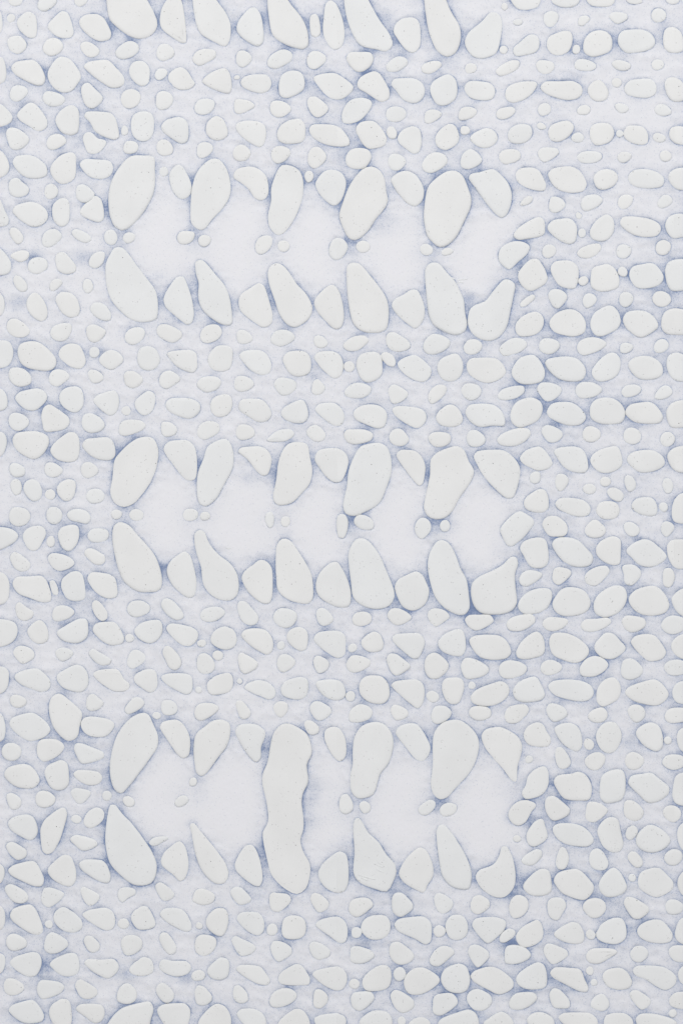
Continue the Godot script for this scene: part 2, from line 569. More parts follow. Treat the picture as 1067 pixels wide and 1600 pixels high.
func describe_lumps() -> void:
	# top edge petals
	lump("bead", [14, -4, 25, -8, 37, -3, 34, 5, 24, 9, 16, 6])
	lump("pebble", [60, 3, 66, -8, 82, -8, 89, 1, 83, 10, 69, 17, 60, 13])
	lump("bead", [117, -3, 127, -8, 137, 0, 132, 7, 124, 10, 118, 6])
	lump("petal", [166, -45, 180, -62, 202, -42, 225, -8, 242, 22, 246, 39, 238, 53, 219, 60, 201, 55, 172, 30, 168, 11])
	lump("bead", [783, 10, 786, 4, 791, 5, 793, 11, 788, 16, 784, 13])
	lump("stone", [797, -3, 801, -17, 820, -22, 840, -14, 844, 0, 839, 10, 823, 15, 809, 13])
	lump("pebble", [861, 1, 865, -8, 882, -14, 899, -8, 905, 0, 899, 8, 882, 11, 870, 8])
	lump("pebble", [916, 0, 924, -11, 941, -17, 955, -8, 960, 0, 954, 8, 939, 10, 924, 8])
	lump("bead", [978, 0, 983, -6, 995, -7, 1002, -1, 1003, 3, 992, 6, 982, 4])
	lump("bead", [1040, 1, 1044, -7, 1057, -7, 1061, 1, 1054, 6, 1045, 5])
	lump("pebble", [-11, 17, 0, 17, 4, 31, 4, 42, 1, 51, -8, 53])
	lump("bead", [11, 27, 17, 21, 24, 25, 23, 31, 17, 35, 12, 33])
	lump("stone", [27, 34, 34, 24, 46, 18, 55, 24, 58, 42, 55, 58, 45, 58, 31, 46])
	lump("stone", [75, 41, 84, 28, 98, 17, 106, 20, 114, 42, 115, 52, 111, 58, 94, 58, 82, 51])
	lump("stone", [124, 33, 132, 24, 152, 22, 162, 28, 174, 52, 172, 60, 157, 64, 143, 58, 128, 44])
	lump("petal", [250, 31, 253, 14, 263, -3, 274, -11, 283, 0, 288, 22, 291, 66, 285, 67, 267, 56, 253, 44])
	lump("petal", [301, -17, 311, -51, 325, -22, 339, 1, 353, 20, 360, 37, 359, 62, 352, 72, 339, 67, 314, 52, 307, 37])
	lump("petal", [370, 45, 374, 31, 390, 13, 398, 11, 407, 22, 412, 53, 410, 67, 403, 72, 379, 59])
	lump("petal", [418, -17, 427, -56, 438, -25, 452, 3, 471, 27, 480, 48, 481, 70, 474, 76, 446, 69, 427, 55, 421, 31])
	lump("pebble", [484, 32, 486, 24, 494, 22, 498, 28, 500, 52, 494, 58, 487, 55])
	lump("petal", [506, 28, 509, 6, 516, 0, 525, 6, 536, 34, 538, 59, 533, 72, 522, 77, 509, 63, 505, 48])
	lump("petal", [538, -11, 547, -42, 561, -28, 577, 3, 592, 30, 608, 53, 613, 70, 603, 80, 589, 77, 563, 70, 551, 53, 542, 28])
	lump("petal", [663, -17, 676, -45, 690, -17, 704, 17, 718, 42, 719, 62, 711, 82, 698, 88, 684, 80, 672, 56, 667, 34])
	lump("bead", [801, 33, 805, 30, 814, 30, 816, 35, 811, 39, 803, 38])
	lump("pebble", [849, 30, 851, 21, 863, 17, 871, 21, 872, 28, 864, 41, 857, 42, 851, 37])
	lump("bead", [903, 32, 906, 26, 916, 24, 921, 28, 917, 35, 909, 40, 903, 38])
	lump("pebble", [951, 25, 957, 19, 969, 19, 979, 22, 980, 28, 972, 34, 964, 37, 958, 34])
	lump("pebble", [1017, 25, 1021, 15, 1031, 13, 1040, 21, 1038, 30, 1027, 35, 1020, 32])
	lump("pebble", [12, 63, 18, 57, 31, 56, 42, 69, 39, 77, 28, 84, 18, 80])
	lump("pebble", [67, 77, 73, 63, 83, 59, 94, 63, 99, 72, 93, 82, 80, 87, 72, 84])
	lump("pebble", [126, 70, 132, 65, 143, 67, 156, 79, 152, 86, 141, 89, 131, 83])
	lump("petal", [615, 48, 621, 34, 637, 27, 651, 30, 656, 42, 655, 73, 645, 82, 634, 77, 621, 60])
	lump("petal", [726, 65, 732, 51, 752, 34, 767, 19, 779, 22, 784, 37, 779, 72, 774, 83, 752, 91, 738, 87, 729, 76])
	lump("bead", [780, 77, 783, 72, 790, 72, 793, 77, 788, 84, 782, 82])
	lump("stone", [802, 75, 812, 66, 827, 54, 837, 55, 842, 63, 841, 75, 836, 81, 818, 86, 806, 87, 802, 82])
	lump("stone", [854, 66, 858, 57, 882, 48, 891, 50, 894, 60, 888, 79, 875, 86, 863, 84, 855, 75])
	lump("bead", [894, 76, 898, 70, 903, 70, 906, 76, 903, 83, 896, 83])
	lump("stone", [911, 70, 915, 58, 926, 49, 943, 48, 953, 55, 956, 66, 953, 79, 944, 84, 924, 88, 913, 82])
	lump("stone", [965, 60, 971, 49, 986, 46, 1006, 47, 1019, 55, 1023, 67, 1017, 75, 1000, 81, 978, 82, 968, 73])
	lump("stone", [1036, 56, 1040, 45, 1051, 42, 1062, 49, 1068, 66, 1066, 79, 1048, 82, 1038, 75])
	lump("pebble", [181, 80, 191, 69, 205, 64, 216, 70, 217, 79, 207, 88, 191, 92, 183, 88])
	lump("pebble", [245, 82, 249, 71, 259, 68, 270, 75, 273, 82, 269, 89, 254, 95, 247, 91])
	lump("pebble", [301, 90, 308, 80, 325, 76, 337, 80, 337, 88, 325, 97, 310, 102, 303, 97])
	lump("pebble", [369, 90, 373, 80, 382, 79, 393, 87, 393, 94, 379, 105, 371, 100])
	lump("pebble", [418, 96, 424, 86, 443, 77, 456, 83, 456, 93, 443, 102, 429, 107, 419, 103])
	lump("pebble", [480, 90, 486, 81, 497, 80, 509, 88, 509, 95, 491, 108, 482, 104])
	lump("stone", [541, 90, 547, 82, 561, 81, 580, 83, 583, 93, 576, 105, 560, 112, 546, 101])
	lump("pebble", [603, 104, 608, 96, 622, 88, 634, 91, 637, 98, 631, 105, 617, 112, 606, 111])
	lump("pebble", [658, 105, 662, 100, 676, 95, 687, 96, 690, 101, 682, 110, 669, 115, 660, 112])
	lump("bead", [726, 105, 729, 100, 739, 99, 745, 105, 741, 112, 729, 114])
	lump("pebble", [774, 112, 780, 104, 800, 94, 811, 96, 809, 105, 797, 114, 780, 118])
	lump("pebble", [837, 100, 842, 94, 863, 97, 866, 104, 861, 112, 850, 116, 842, 112])
	lump("pebble", [897, 101, 902, 93, 916, 93, 930, 100, 931, 105, 923, 110, 908, 110, 899, 107])
	lump("pebble", [955, 99, 961, 94, 975, 95, 985, 101, 983, 107, 974, 110, 962, 107])
	lump("bead", [1017, 100, 1023, 93, 1033, 94, 1037, 101, 1033, 107, 1023, 109])
	lump("stone", [-11, 93, 3, 89, 8, 98, 10, 118, 6, 128, -11, 131])
	lump("stone", [18, 105, 25, 97, 53, 94, 62, 101, 71, 122, 67, 132, 58, 133, 37, 124, 22, 114])
	lump("stone", [75, 115, 84, 97, 93, 89, 107, 91, 119, 103, 127, 121, 121, 131, 111, 142, 98, 144, 82, 134])
	lump("stone", [131, 103, 138, 97, 169, 94, 180, 104, 194, 121, 194, 131, 177, 137, 159, 128, 141, 114])
	lump("stone", [202, 112, 208, 98, 221, 95, 232, 103, 234, 118, 231, 131, 221, 134, 208, 125])
	lump("bead", [242, 119, 247, 108, 257, 107, 262, 112, 257, 121, 247, 125])
	lump("stone", [263, 121, 270, 110, 282, 105, 292, 110, 301, 124, 305, 130, 297, 138, 280, 139, 269, 132])
	lump("stone", [316, 127, 322, 119, 337, 110, 353, 107, 360, 118, 362, 138, 358, 145, 339, 141, 321, 132])
	lump("bead", [366, 120, 369, 117, 374, 118, 375, 122, 370, 124, 366, 123])
	# rows
	lump("stone", [376, 128, 382, 120, 401, 116, 418, 118, 424, 129, 421, 139, 410, 145, 390, 141, 379, 135])
	lump("stone", [436, 132, 441, 117, 457, 110, 471, 114, 476, 129, 474, 139, 460, 149, 446, 153, 438, 149])
	lump("stone", [490, 121, 497, 117, 522, 114, 536, 121, 552, 136, 547, 145, 531, 155, 514, 152, 500, 138])
	lump("stone", [558, 131, 563, 121, 585, 111, 593, 115, 608, 141, 607, 153, 597, 159, 570, 143, 561, 138])
	lump("stone", [611, 131, 615, 124, 631, 122, 651, 124, 662, 134, 662, 149, 651, 160, 631, 156, 620, 143])
	# top edge petals
	lump("bead", [955, 128, 960, 122, 968, 123, 971, 129, 965, 136, 958, 134])
	# rows
	lump("stone", [975, 138, 982, 127, 1000, 123, 1017, 124, 1025, 135, 1023, 146, 1012, 152, 992, 151, 979, 147])
	lump("stone", [1038, 131, 1043, 122, 1054, 121, 1066, 129, 1072, 146, 1068, 156, 1052, 158, 1043, 149])
	lump("pebble", [16, 146, 21, 135, 32, 133, 44, 141, 37, 153, 25, 159, 18, 155])
	lump("pebble", [67, 152, 72, 143, 82, 143, 96, 148, 102, 155, 97, 163, 84, 166, 73, 163])
	lump("stone", [127, 141, 130, 132, 138, 129, 148, 138, 161, 153, 156, 162, 143, 169, 134, 164])
	lump("pebble", [189, 155, 194, 143, 205, 139, 216, 143, 220, 150, 215, 163, 202, 169, 193, 165])
	lump("pebble", [244, 157, 247, 145, 257, 142, 269, 149, 270, 159, 261, 169, 250, 171, 245, 166])
	lump("pebble", [304, 169, 310, 157, 322, 154, 335, 158, 335, 166, 327, 176, 315, 179, 306, 175])
	lump("pebble", [366, 160, 369, 155, 379, 155, 393, 159, 398, 165, 387, 173, 373, 178, 367, 175])
	lump("pebble", [422, 166, 425, 159, 435, 157, 449, 162, 455, 170, 446, 180, 435, 183, 425, 178])
	lump("pebble", [480, 160, 483, 152, 493, 151, 505, 159, 513, 169, 508, 177, 495, 183, 486, 176])
	lump("stone", [672, 138, 677, 127, 701, 116, 711, 124, 714, 143, 710, 155, 696, 164, 684, 163, 676, 153])
	lump("stone", [725, 138, 731, 128, 749, 127, 767, 131, 773, 141, 769, 153, 749, 156, 732, 150])
	lump("stone", [789, 146, 793, 136, 808, 129, 828, 127, 838, 129, 833, 143, 816, 156, 800, 160, 791, 155])
	lump("stone", [844, 136, 851, 128, 874, 127, 896, 127, 908, 135, 909, 145, 902, 153, 888, 156, 868, 152, 851, 145])
	lump("pebble", [918, 139, 926, 128, 936, 125, 946, 134, 950, 146, 946, 155, 933, 158, 922, 152])
	lump("bead", [960, 164, 965, 161, 976, 163, 982, 169, 979, 174, 968, 176])
	lump("stone", [-11, 162, 0, 162, 11, 170, 20, 184, 14, 193, -1, 198, -11, 197])
	lump("stone", [27, 180, 37, 167, 49, 160, 60, 167, 74, 188, 73, 198, 60, 205, 48, 198, 32, 188])
	lump("stone", [87, 186, 96, 172, 112, 164, 121, 169, 124, 180, 121, 207, 112, 211, 98, 207, 90, 197])
	lump("stone", [132, 181, 135, 175, 146, 174, 174, 177, 181, 186, 186, 214, 180, 218, 160, 212, 149, 205, 141, 191])
	lump("stone", [205, 194, 209, 180, 222, 174, 236, 177, 241, 188, 239, 209, 232, 218, 221, 220, 211, 215, 206, 205])
	lump("stone", [534, 183, 536, 172, 547, 157, 568, 153, 581, 160, 576, 173, 561, 188, 545, 193, 536, 191])
	lump("pebble", [603, 177, 607, 169, 618, 166, 631, 170, 635, 178, 628, 187, 614, 190, 605, 186])
	lump("pebble", [663, 184, 666, 174, 679, 171, 690, 177, 687, 183, 670, 193, 664, 191])
	lump("pebble", [716, 179, 721, 169, 735, 167, 745, 173, 742, 180, 726, 187, 717, 186])
	lump("pebble", [775, 177, 780, 170, 800, 167, 805, 172, 801, 179, 787, 186, 777, 184])
	lump("bead", [838, 195, 843, 191, 850, 194, 853, 199, 847, 202, 840, 200])
	lump("pebble", [840, 172, 843, 164, 853, 161, 860, 167, 858, 176, 847, 181, 842, 178])
	lump("bead", [901, 172, 905, 166, 916, 164, 922, 170, 917, 178, 909, 179, 903, 178])
	lump("pebble", [1022, 172, 1027, 164, 1037, 163, 1048, 172, 1048, 177, 1036, 181, 1026, 178])
	lump("stone", [10, 207, 14, 200, 25, 200, 39, 208, 46, 218, 39, 228, 25, 234, 17, 231])
	lump("pebble", [73, 225, 77, 214, 90, 209, 101, 214, 104, 221, 96, 229, 82, 234, 75, 231])
	lump("pebble", [130, 214, 135, 207, 143, 207, 153, 216, 166, 221, 160, 233, 149, 240, 138, 238, 133, 228])
	lump("bead", [190, 202, 194, 196, 200, 200, 199, 209, 193, 211, 190, 208])
	lump("pebble", [193, 231, 198, 221, 207, 220, 216, 226, 214, 236, 202, 240, 195, 238])
	lump("pebble", [245, 231, 249, 220, 259, 218, 270, 229, 269, 239, 257, 243, 249, 240])
	lump("stone", [252, 197, 261, 187, 281, 183, 291, 188, 295, 205, 292, 221, 284, 224, 267, 215, 254, 204])
	lump("stone", [322, 200, 325, 190, 339, 181, 349, 187, 356, 205, 355, 212, 342, 219, 330, 216, 323, 208])
	lump("stone", [369, 200, 370, 193, 382, 189, 404, 190, 414, 197, 415, 216, 408, 229, 393, 224, 376, 211])
	lump("stone", [433, 209, 438, 197, 452, 188, 469, 186, 476, 194, 476, 216, 471, 222, 446, 224, 436, 219])
	lump("stone", [483, 201, 488, 195, 519, 195, 532, 200, 546, 219, 545, 226, 532, 229, 505, 224, 487, 212])
	lump("stone", [556, 202, 562, 192, 583, 189, 593, 197, 604, 216, 601, 226, 577, 232, 568, 226, 561, 215])
	lump("bead", [604, 205, 607, 198, 614, 198, 620, 208, 617, 216, 608, 215])
	lump("stone", [621, 216, 627, 205, 645, 197, 655, 202, 658, 225, 653, 238, 646, 240, 634, 232, 624, 224])
	lump("stone", [680, 216, 686, 204, 703, 193, 711, 197, 717, 214, 714, 224, 696, 234, 683, 228])
	lump("bead", [719, 202, 722, 197, 731, 198, 734, 205, 728, 210, 721, 209])
	lump("stone", [734, 216, 739, 209, 760, 200, 771, 204, 777, 216, 771, 226, 757, 231, 742, 226])
	lump("stone", [793, 211, 797, 201, 811, 194, 828, 197, 831, 209, 822, 221, 808, 224, 797, 221])
	lump("stone", [856, 207, 860, 197, 872, 191, 888, 189, 896, 197, 894, 205, 885, 215, 871, 221, 860, 218])
	lump("bead", [892, 215, 896, 209, 905, 207, 912, 214, 909, 221, 899, 222, 894, 220])
	lump("stone", [921, 207, 924, 197, 937, 192, 953, 195, 959, 207, 954, 219, 944, 225, 929, 226, 923, 218])
	lump("bead", [962, 208, 965, 203, 972, 205, 974, 209, 969, 214, 964, 213])
	lump("stone", [974, 208, 979, 198, 992, 196, 1006, 200, 1012, 212, 1010, 224, 1002, 226, 985, 222, 976, 215])
	lump("bead", [1019, 214, 1023, 208, 1033, 209, 1040, 215, 1036, 221, 1024, 221])
	lump("pebble", [1045, 208, 1048, 200, 1059, 197, 1073, 201, 1079, 214, 1072, 225, 1059, 225, 1048, 218])
	# first openwork band
	lump("stone", [-11, 233, 1, 235, 11, 247, 15, 261, 11, 271, 0, 278, -11, 277])
	lump("stone", [20, 253, 25, 245, 45, 242, 62, 249, 73, 261, 73, 273, 62, 278, 42, 277, 31, 270])
	lump("stone", [125, 256, 132, 249, 149, 249, 172, 252, 177, 261, 173, 273, 162, 279, 143, 277, 131, 267])
	# rows
	lump("pebble", [308, 236, 311, 225, 322, 222, 331, 226, 333, 233, 325, 243, 314, 247, 309, 243])
	lump("pebble", [364, 239, 369, 229, 379, 226, 389, 233, 392, 240, 384, 250, 372, 251, 366, 247])
	lump("pebble", [424, 242, 427, 232, 438, 228, 452, 233, 454, 240, 443, 252, 432, 255, 426, 250])
	lump("pebble", [481, 247, 484, 235, 494, 229, 505, 235, 510, 245, 502, 257, 491, 263, 483, 257])
	lump("stone", [540, 247, 547, 235, 559, 231, 576, 235, 580, 245, 570, 261, 556, 264, 543, 259])
	# first openwork band
	lump("pebble", [606, 252, 610, 242, 620, 240, 632, 247, 634, 254, 622, 266, 611, 264])
	lump("stone", [659, 259, 665, 246, 679, 238, 693, 241, 699, 250, 693, 260, 673, 270, 663, 267])
	# rows
	lump("pebble", [719, 254, 724, 239, 735, 233, 745, 238, 753, 250, 749, 256, 732, 264, 721, 261])
	lump("pebble", [779, 245, 784, 236, 802, 233, 812, 238, 812, 247, 800, 254, 786, 255])
	lump("pebble", [840, 238, 846, 231, 870, 232, 873, 238, 865, 246, 850, 253, 844, 249])
	lump("pebble", [901, 246, 908, 238, 927, 236, 939, 240, 940, 246, 933, 252, 916, 255, 905, 252])
	lump("bead", [964, 245, 968, 239, 978, 237, 986, 242, 983, 249, 974, 254, 967, 252])
	lump("bead", [1030, 242, 1034, 236, 1044, 236, 1049, 245, 1044, 251, 1034, 251])
	# first openwork band
	lump("pebble", [14, 291, 17, 281, 28, 278, 35, 284, 46, 295, 42, 304, 28, 308, 18, 304])
	lump("stone", [79, 264, 87, 250, 101, 240, 117, 240, 119, 253, 117, 277, 108, 285, 96, 287, 84, 278])
	lump("bead", [249, 267, 253, 261, 260, 261, 263, 269, 259, 275, 252, 275])
	lump("stone", [265, 274, 270, 263, 281, 257, 292, 271, 299, 291, 295, 306, 284, 311, 271, 299, 267, 288])
	lump("petal", [365, 273, 370, 265, 390, 260, 404, 264, 415, 274, 419, 288, 419, 302, 414, 311, 407, 313, 398, 309, 390, 297, 376, 285, 366, 278])
	lump("bead", [476, 273, 480, 267, 486, 267, 490, 274, 487, 282, 481, 285, 477, 280])
	lump("petal", [493, 287, 498, 277, 508, 267, 519, 265, 533, 270, 540, 282, 538, 299, 531, 315, 522, 321, 512, 316, 498, 301])
	lump("petal", [611, 280, 617, 273, 631, 267, 645, 270, 656, 282, 662, 299, 659, 313, 648, 322, 637, 318, 622, 302, 615, 291])
	lump("stone", [805, 273, 811, 264, 833, 262, 842, 267, 853, 290, 850, 297, 837, 297, 818, 291, 808, 283])
	lump("stone", [856, 271, 863, 264, 891, 260, 905, 267, 916, 287, 912, 297, 896, 301, 877, 298, 865, 290])
	lump("stone", [927, 277, 933, 269, 947, 264, 961, 269, 965, 278, 958, 290, 940, 296, 931, 291])
	lump("stone", [981, 276, 988, 267, 1006, 264, 1028, 270, 1037, 280, 1034, 290, 1014, 294, 992, 291, 983, 285])
	lump("stone", [1044, 274, 1050, 266, 1065, 262, 1085, 267, 1088, 284, 1073, 295, 1059, 296, 1048, 288])
	lump("pebble", [70, 299, 73, 290, 82, 287, 91, 297, 86, 308, 76, 311, 71, 307])
	lump("pebble", [119, 299, 122, 290, 131, 288, 148, 302, 146, 309, 132, 316, 122, 312])
	lump("petal", [170, 305, 174, 285, 187, 261, 205, 244, 225, 243, 240, 245, 242, 263, 241, 297, 225, 330, 205, 353, 191, 360, 180, 354, 172, 336])
	lump("petal", [298, 336, 300, 297, 306, 274, 315, 260, 331, 248, 342, 249, 352, 260, 359, 280, 360, 302, 348, 325, 331, 343, 321, 356, 313, 359, 304, 354, 299, 347])
	lump("petal", [419, 336, 424, 313, 424, 294, 434, 266, 441, 258, 455, 259, 467, 266, 473, 280, 473, 305, 464, 333, 452, 354, 441, 365, 434, 367, 425, 360, 420, 350])
	lump("petal", [530, 335, 537, 313, 549, 285, 566, 265, 580, 260, 594, 267, 601, 281, 603, 299, 606, 313, 600, 326, 586, 343, 575, 360, 563, 371, 554, 375, 545, 372, 537, 358, 532, 346])
	lump("petal", [732, 278, 735, 272, 749, 269, 769, 264, 777, 268, 794, 287, 799, 302, 797, 322, 790, 336, 784, 340, 776, 336, 760, 318, 746, 298])
	lump("bead", [812, 320, 816, 313, 825, 306, 832, 308, 830, 315, 822, 320])
	lump("pebble", [858, 316, 861, 308, 868, 307, 879, 312, 883, 320, 875, 329, 864, 332, 858, 327])
	lump("pebble", [907, 320, 912, 308, 922, 304, 934, 305, 941, 312, 937, 319, 924, 327, 912, 329])
	lump("pebble", [965, 315, 969, 307, 979, 304, 988, 308, 987, 316, 979, 325, 968, 326])
	lump("pebble", [1026, 320, 1030, 311, 1038, 304, 1048, 308, 1050, 315, 1041, 323, 1031, 325])
	lump("stone", [-11, 308, 0, 311, 7, 327, 14, 343, 12, 351, 0, 354, -11, 353])
	lump("stone", [20, 329, 24, 322, 48, 315, 60, 318, 73, 329, 75, 339, 67, 350, 53, 354, 37, 347, 24, 336])
	lump("stone", [82, 330, 84, 319, 98, 309, 107, 313, 109, 327, 107, 347, 97, 354, 86, 347])
	lump("stone", [125, 332, 132, 320, 142, 313, 149, 306, 157, 310, 162, 325, 162, 342, 156, 347, 141, 343, 129, 337])
	lump("petal", [662, 340, 665, 308, 670, 290, 682, 278, 698, 268, 712, 267, 722, 274, 731, 294, 736, 311, 734, 325, 724, 347, 712, 370, 701, 381, 687, 386, 676, 379, 667, 367, 664, 353])
	lump("bead", [899, 337, 901, 331, 906, 333, 909, 337, 905, 342, 901, 341])
	lump("stone", [968, 349, 972, 340, 983, 338, 1014, 342, 1028, 349, 1032, 357, 1027, 367, 1014, 370, 998, 369, 983, 363])
	lump("stone", [1039, 351, 1044, 340, 1057, 334, 1073, 336, 1085, 344, 1088, 356, 1082, 367, 1066, 370, 1051, 372, 1043, 364])
	lump("pebble", [15, 361, 20, 355, 28, 358, 37, 370, 35, 378, 28, 381, 21, 375])
	lump("pebble", [66, 377, 70, 364, 80, 358, 91, 360, 97, 368, 91, 378, 76, 386, 69, 384])
	lump("pebble", [112, 363, 117, 358, 127, 360, 139, 367, 143, 374, 135, 379, 121, 374])
	lump("pebble", [163, 370, 167, 361, 177, 359, 183, 367, 183, 377, 174, 383, 166, 379])
	lump("bead", [192, 371, 197, 364, 205, 363, 212, 368, 209, 376, 200, 380, 194, 377])
	lump("pebble", [277, 372, 281, 363, 294, 361, 304, 364, 302, 374, 292, 381, 281, 380])
	lump("bead", [310, 375, 313, 369, 321, 367, 329, 371, 329, 378, 321, 385, 313, 383])
	lump("pebble", [399, 387, 403, 374, 414, 368, 424, 370, 426, 378, 419, 391, 408, 397, 401, 394])
	lump("bead", [434, 385, 436, 378, 445, 376, 452, 381, 452, 387, 446, 393, 438, 392])
	lump("bead", [556, 385, 559, 379, 568, 376, 577, 381, 577, 389, 570, 394, 561, 393])
	lump("stone", [802, 368, 809, 357, 823, 347, 842, 339, 849, 343, 851, 356, 850, 365, 840, 370, 822, 373, 809, 374])
	lump("stone", [855, 356, 861, 346, 874, 342, 891, 342, 899, 350, 901, 358, 898, 377, 891, 381, 879, 378, 863, 367])
	lump("bead", [903, 364, 905, 358, 911, 357, 915, 363, 912, 370, 905, 370])
	lump("stone", [921, 363, 926, 351, 937, 340, 948, 335, 957, 342, 959, 356, 955, 367, 946, 375, 933, 376, 924, 372])
	lump("pebble", [1024, 388, 1028, 378, 1037, 375, 1047, 381, 1047, 389, 1038, 398, 1027, 396])
	lump("stone", [-11, 384, 0, 388, 14, 403, 18, 415, 14, 426, 0, 430, -11, 430])
	lump("pebble", [17, 399, 24, 394, 38, 391, 46, 395, 44, 403, 34, 409, 24, 406])
	lump("pebble", [44, 416, 48, 406, 59, 402, 72, 406, 75, 415, 70, 423, 56, 428, 46, 423])
	lump("pebble", [87, 403, 90, 396, 100, 394, 108, 401, 119, 416, 118, 424, 104, 428, 91, 422, 88, 413])
	lump("pebble", [139, 409, 145, 398, 155, 393, 163, 394, 164, 401, 159, 413, 148, 419, 140, 415])
	lump("pebble", [514, 392, 518, 378, 526, 372, 536, 374, 543, 384, 540, 395, 532, 404, 524, 406, 516, 400])
	lump("bead", [656, 389, 660, 382, 667, 381, 676, 388, 675, 395, 667, 399, 659, 396])
	lump("bead", [689, 394, 693, 389, 701, 387, 708, 392, 705, 396, 696, 399, 691, 398])
	lump("stone", [779, 396, 785, 385, 804, 377, 819, 379, 827, 385, 823, 396, 809, 409, 795, 421, 787, 416, 780, 408])
	lump("pebble", [847, 392, 851, 384, 860, 382, 868, 388, 867, 396, 857, 403, 849, 401])
	lump("pebble", [901, 396, 906, 389, 922, 382, 936, 381, 939, 387, 933, 396, 919, 403, 905, 401])
	lump("pebble", [963, 391, 967, 383, 976, 382, 986, 389, 983, 398, 974, 404, 965, 401])
	lump("pebble", [21, 437, 25, 430, 32, 432, 42, 443, 42, 453, 35, 456, 27, 451])
	lump("bead", [78, 446, 84, 437, 94, 436, 98, 441, 91, 450, 83, 455, 79, 453])
	lump("bead", [130, 443, 134, 436, 141, 437, 146, 447, 143, 455, 136, 458, 131, 453])
	lump("petal", [166, 412, 172, 398, 180, 387, 191, 387, 202, 398, 214, 415, 231, 437, 243, 454, 247, 479, 245, 496, 238, 501, 219, 503, 205, 499, 191, 488, 174, 468, 167, 446])
	lump("stone", [809, 430, 816, 417, 830, 405, 840, 405, 849, 417, 855, 436, 851, 443, 832, 454, 825, 454, 813, 443])
	lump("stone", [860, 419, 865, 410, 879, 407, 894, 409, 902, 417, 903, 434, 898, 450, 891, 451, 874, 446, 864, 432])
	lump("bead", [903, 439, 907, 433, 915, 432, 919, 438, 915, 444, 908, 446])
	lump("stone", [923, 429, 926, 419, 936, 415, 950, 413, 960, 420, 967, 437, 965, 448, 955, 453, 936, 455, 924, 448])
	lump("bead", [965, 423, 969, 417, 976, 418, 980, 426, 976, 432, 968, 430])
	lump("stone", [983, 427, 988, 417, 1003, 413, 1020, 412, 1031, 422, 1036, 434, 1030, 444, 1012, 450, 995, 449, 986, 440])
	lump("stone", [1039, 420, 1044, 410, 1059, 405, 1082, 409, 1090, 426, 1085, 446, 1065, 454, 1048, 453, 1042, 443])
	lump("pebble", [-11, 454, 3, 460, 7, 471, 6, 485, 1, 493, -11, 493])
	lump("stone", [42, 475, 45, 464, 55, 457, 63, 462, 73, 479, 74, 493, 67, 502, 58, 499, 46, 488])
	lump("stone", [87, 467, 93, 458, 107, 457, 118, 463, 125, 482, 122, 492, 112, 496, 98, 489, 90, 476])
	lump("petal", [256, 467, 263, 451, 277, 433, 286, 432, 292, 443, 300, 468, 303, 493, 299, 505, 292, 507, 282, 500, 259, 479])
	lump("petal", [305, 413, 307, 408, 314, 406, 321, 410, 337, 429, 351, 446, 358, 462, 362, 485, 363, 503, 359, 508, 348, 507, 328, 495, 314, 479, 310, 460, 311, 443, 307, 429])
	lump("petal", [373, 471, 377, 460, 390, 451, 405, 442, 412, 446, 419, 465, 426, 493, 424, 505, 412, 511, 401, 506, 376, 485])
	lump("petal", [419, 423, 424, 415, 432, 411, 442, 415, 452, 426, 463, 443, 480, 462, 488, 482, 484, 495, 474, 505, 460, 511, 449, 507, 438, 493, 427, 462, 420, 440])
	lump("petal", [491, 472, 497, 461, 514, 446, 521, 445, 529, 454, 536, 479, 537, 499, 532, 512, 524, 514, 514, 507, 495, 485])
	lump("petal", [542, 417, 547, 411, 555, 410, 563, 413, 577, 429, 592, 448, 603, 465, 607, 482, 606, 505, 603, 514, 594, 519, 577, 520, 563, 516, 552, 505, 547, 488, 543, 460])
	lump("petal", [664, 423, 669, 413, 679, 410, 687, 413, 698, 426, 711, 440, 718, 454, 724, 468, 726, 488, 729, 507, 726, 517, 715, 523, 701, 521, 687, 514, 676, 506, 670, 491, 667, 468])
	lump("bead", [812, 475, 818, 468, 832, 460, 836, 463, 830, 471, 819, 479, 813, 479])
	lump("pebble", [856, 461, 861, 453, 872, 452, 882, 457, 886, 464, 879, 476, 871, 482, 864, 479])
	lump("pebble", [910, 467, 916, 459, 927, 460, 932, 468, 927, 476, 916, 481, 911, 476])
	lump("pebble", [967, 467, 971, 458, 982, 457, 989, 464, 986, 474, 976, 480, 969, 476])
	lump("pebble", [1019, 468, 1024, 457, 1034, 455, 1045, 461, 1048, 469, 1040, 478, 1027, 478])
	lump("pebble", [141, 482, 146, 474, 157, 473, 166, 478, 174, 492, 172, 500, 160, 500, 146, 491])
	lump("petal", [612, 476, 618, 467, 631, 460, 642, 453, 651, 453, 658, 465, 663, 482, 662, 496, 655, 509, 648, 513, 638, 507, 620, 491])
	lump("petal", [731, 499, 735, 482, 743, 476, 757, 471, 771, 454, 787, 437, 795, 437, 804, 444, 802, 460, 797, 485, 791, 510, 780, 526, 766, 532, 749, 529, 735, 517], "petal tapering to a blunt spout at its upper right")
	lump("stone", [805, 509, 812, 498, 827, 489, 840, 488, 848, 496, 848, 509, 840, 520, 823, 525, 809, 523])
	lump("stone", [858, 505, 865, 493, 879, 485, 896, 484, 909, 493, 915, 507, 912, 519, 899, 525, 879, 523, 864, 517])
	lump("stone", [922, 505, 927, 491, 939, 482, 953, 477, 964, 485, 969, 503, 964, 513, 941, 525, 931, 524, 924, 516])
	lump("stone", [973, 499, 978, 489, 995, 485, 1012, 488, 1024, 499, 1028, 510, 1021, 517, 1002, 527, 992, 524, 978, 512])
	lump("stone", [1033, 502, 1037, 489, 1051, 482, 1068, 484, 1085, 493, 1090, 507, 1079, 521, 1057, 523, 1041, 521, 1034, 514])
	lump("pebble", [11, 510, 15, 500, 25, 498, 42, 509, 47, 519, 39, 526, 24, 526, 14, 519])
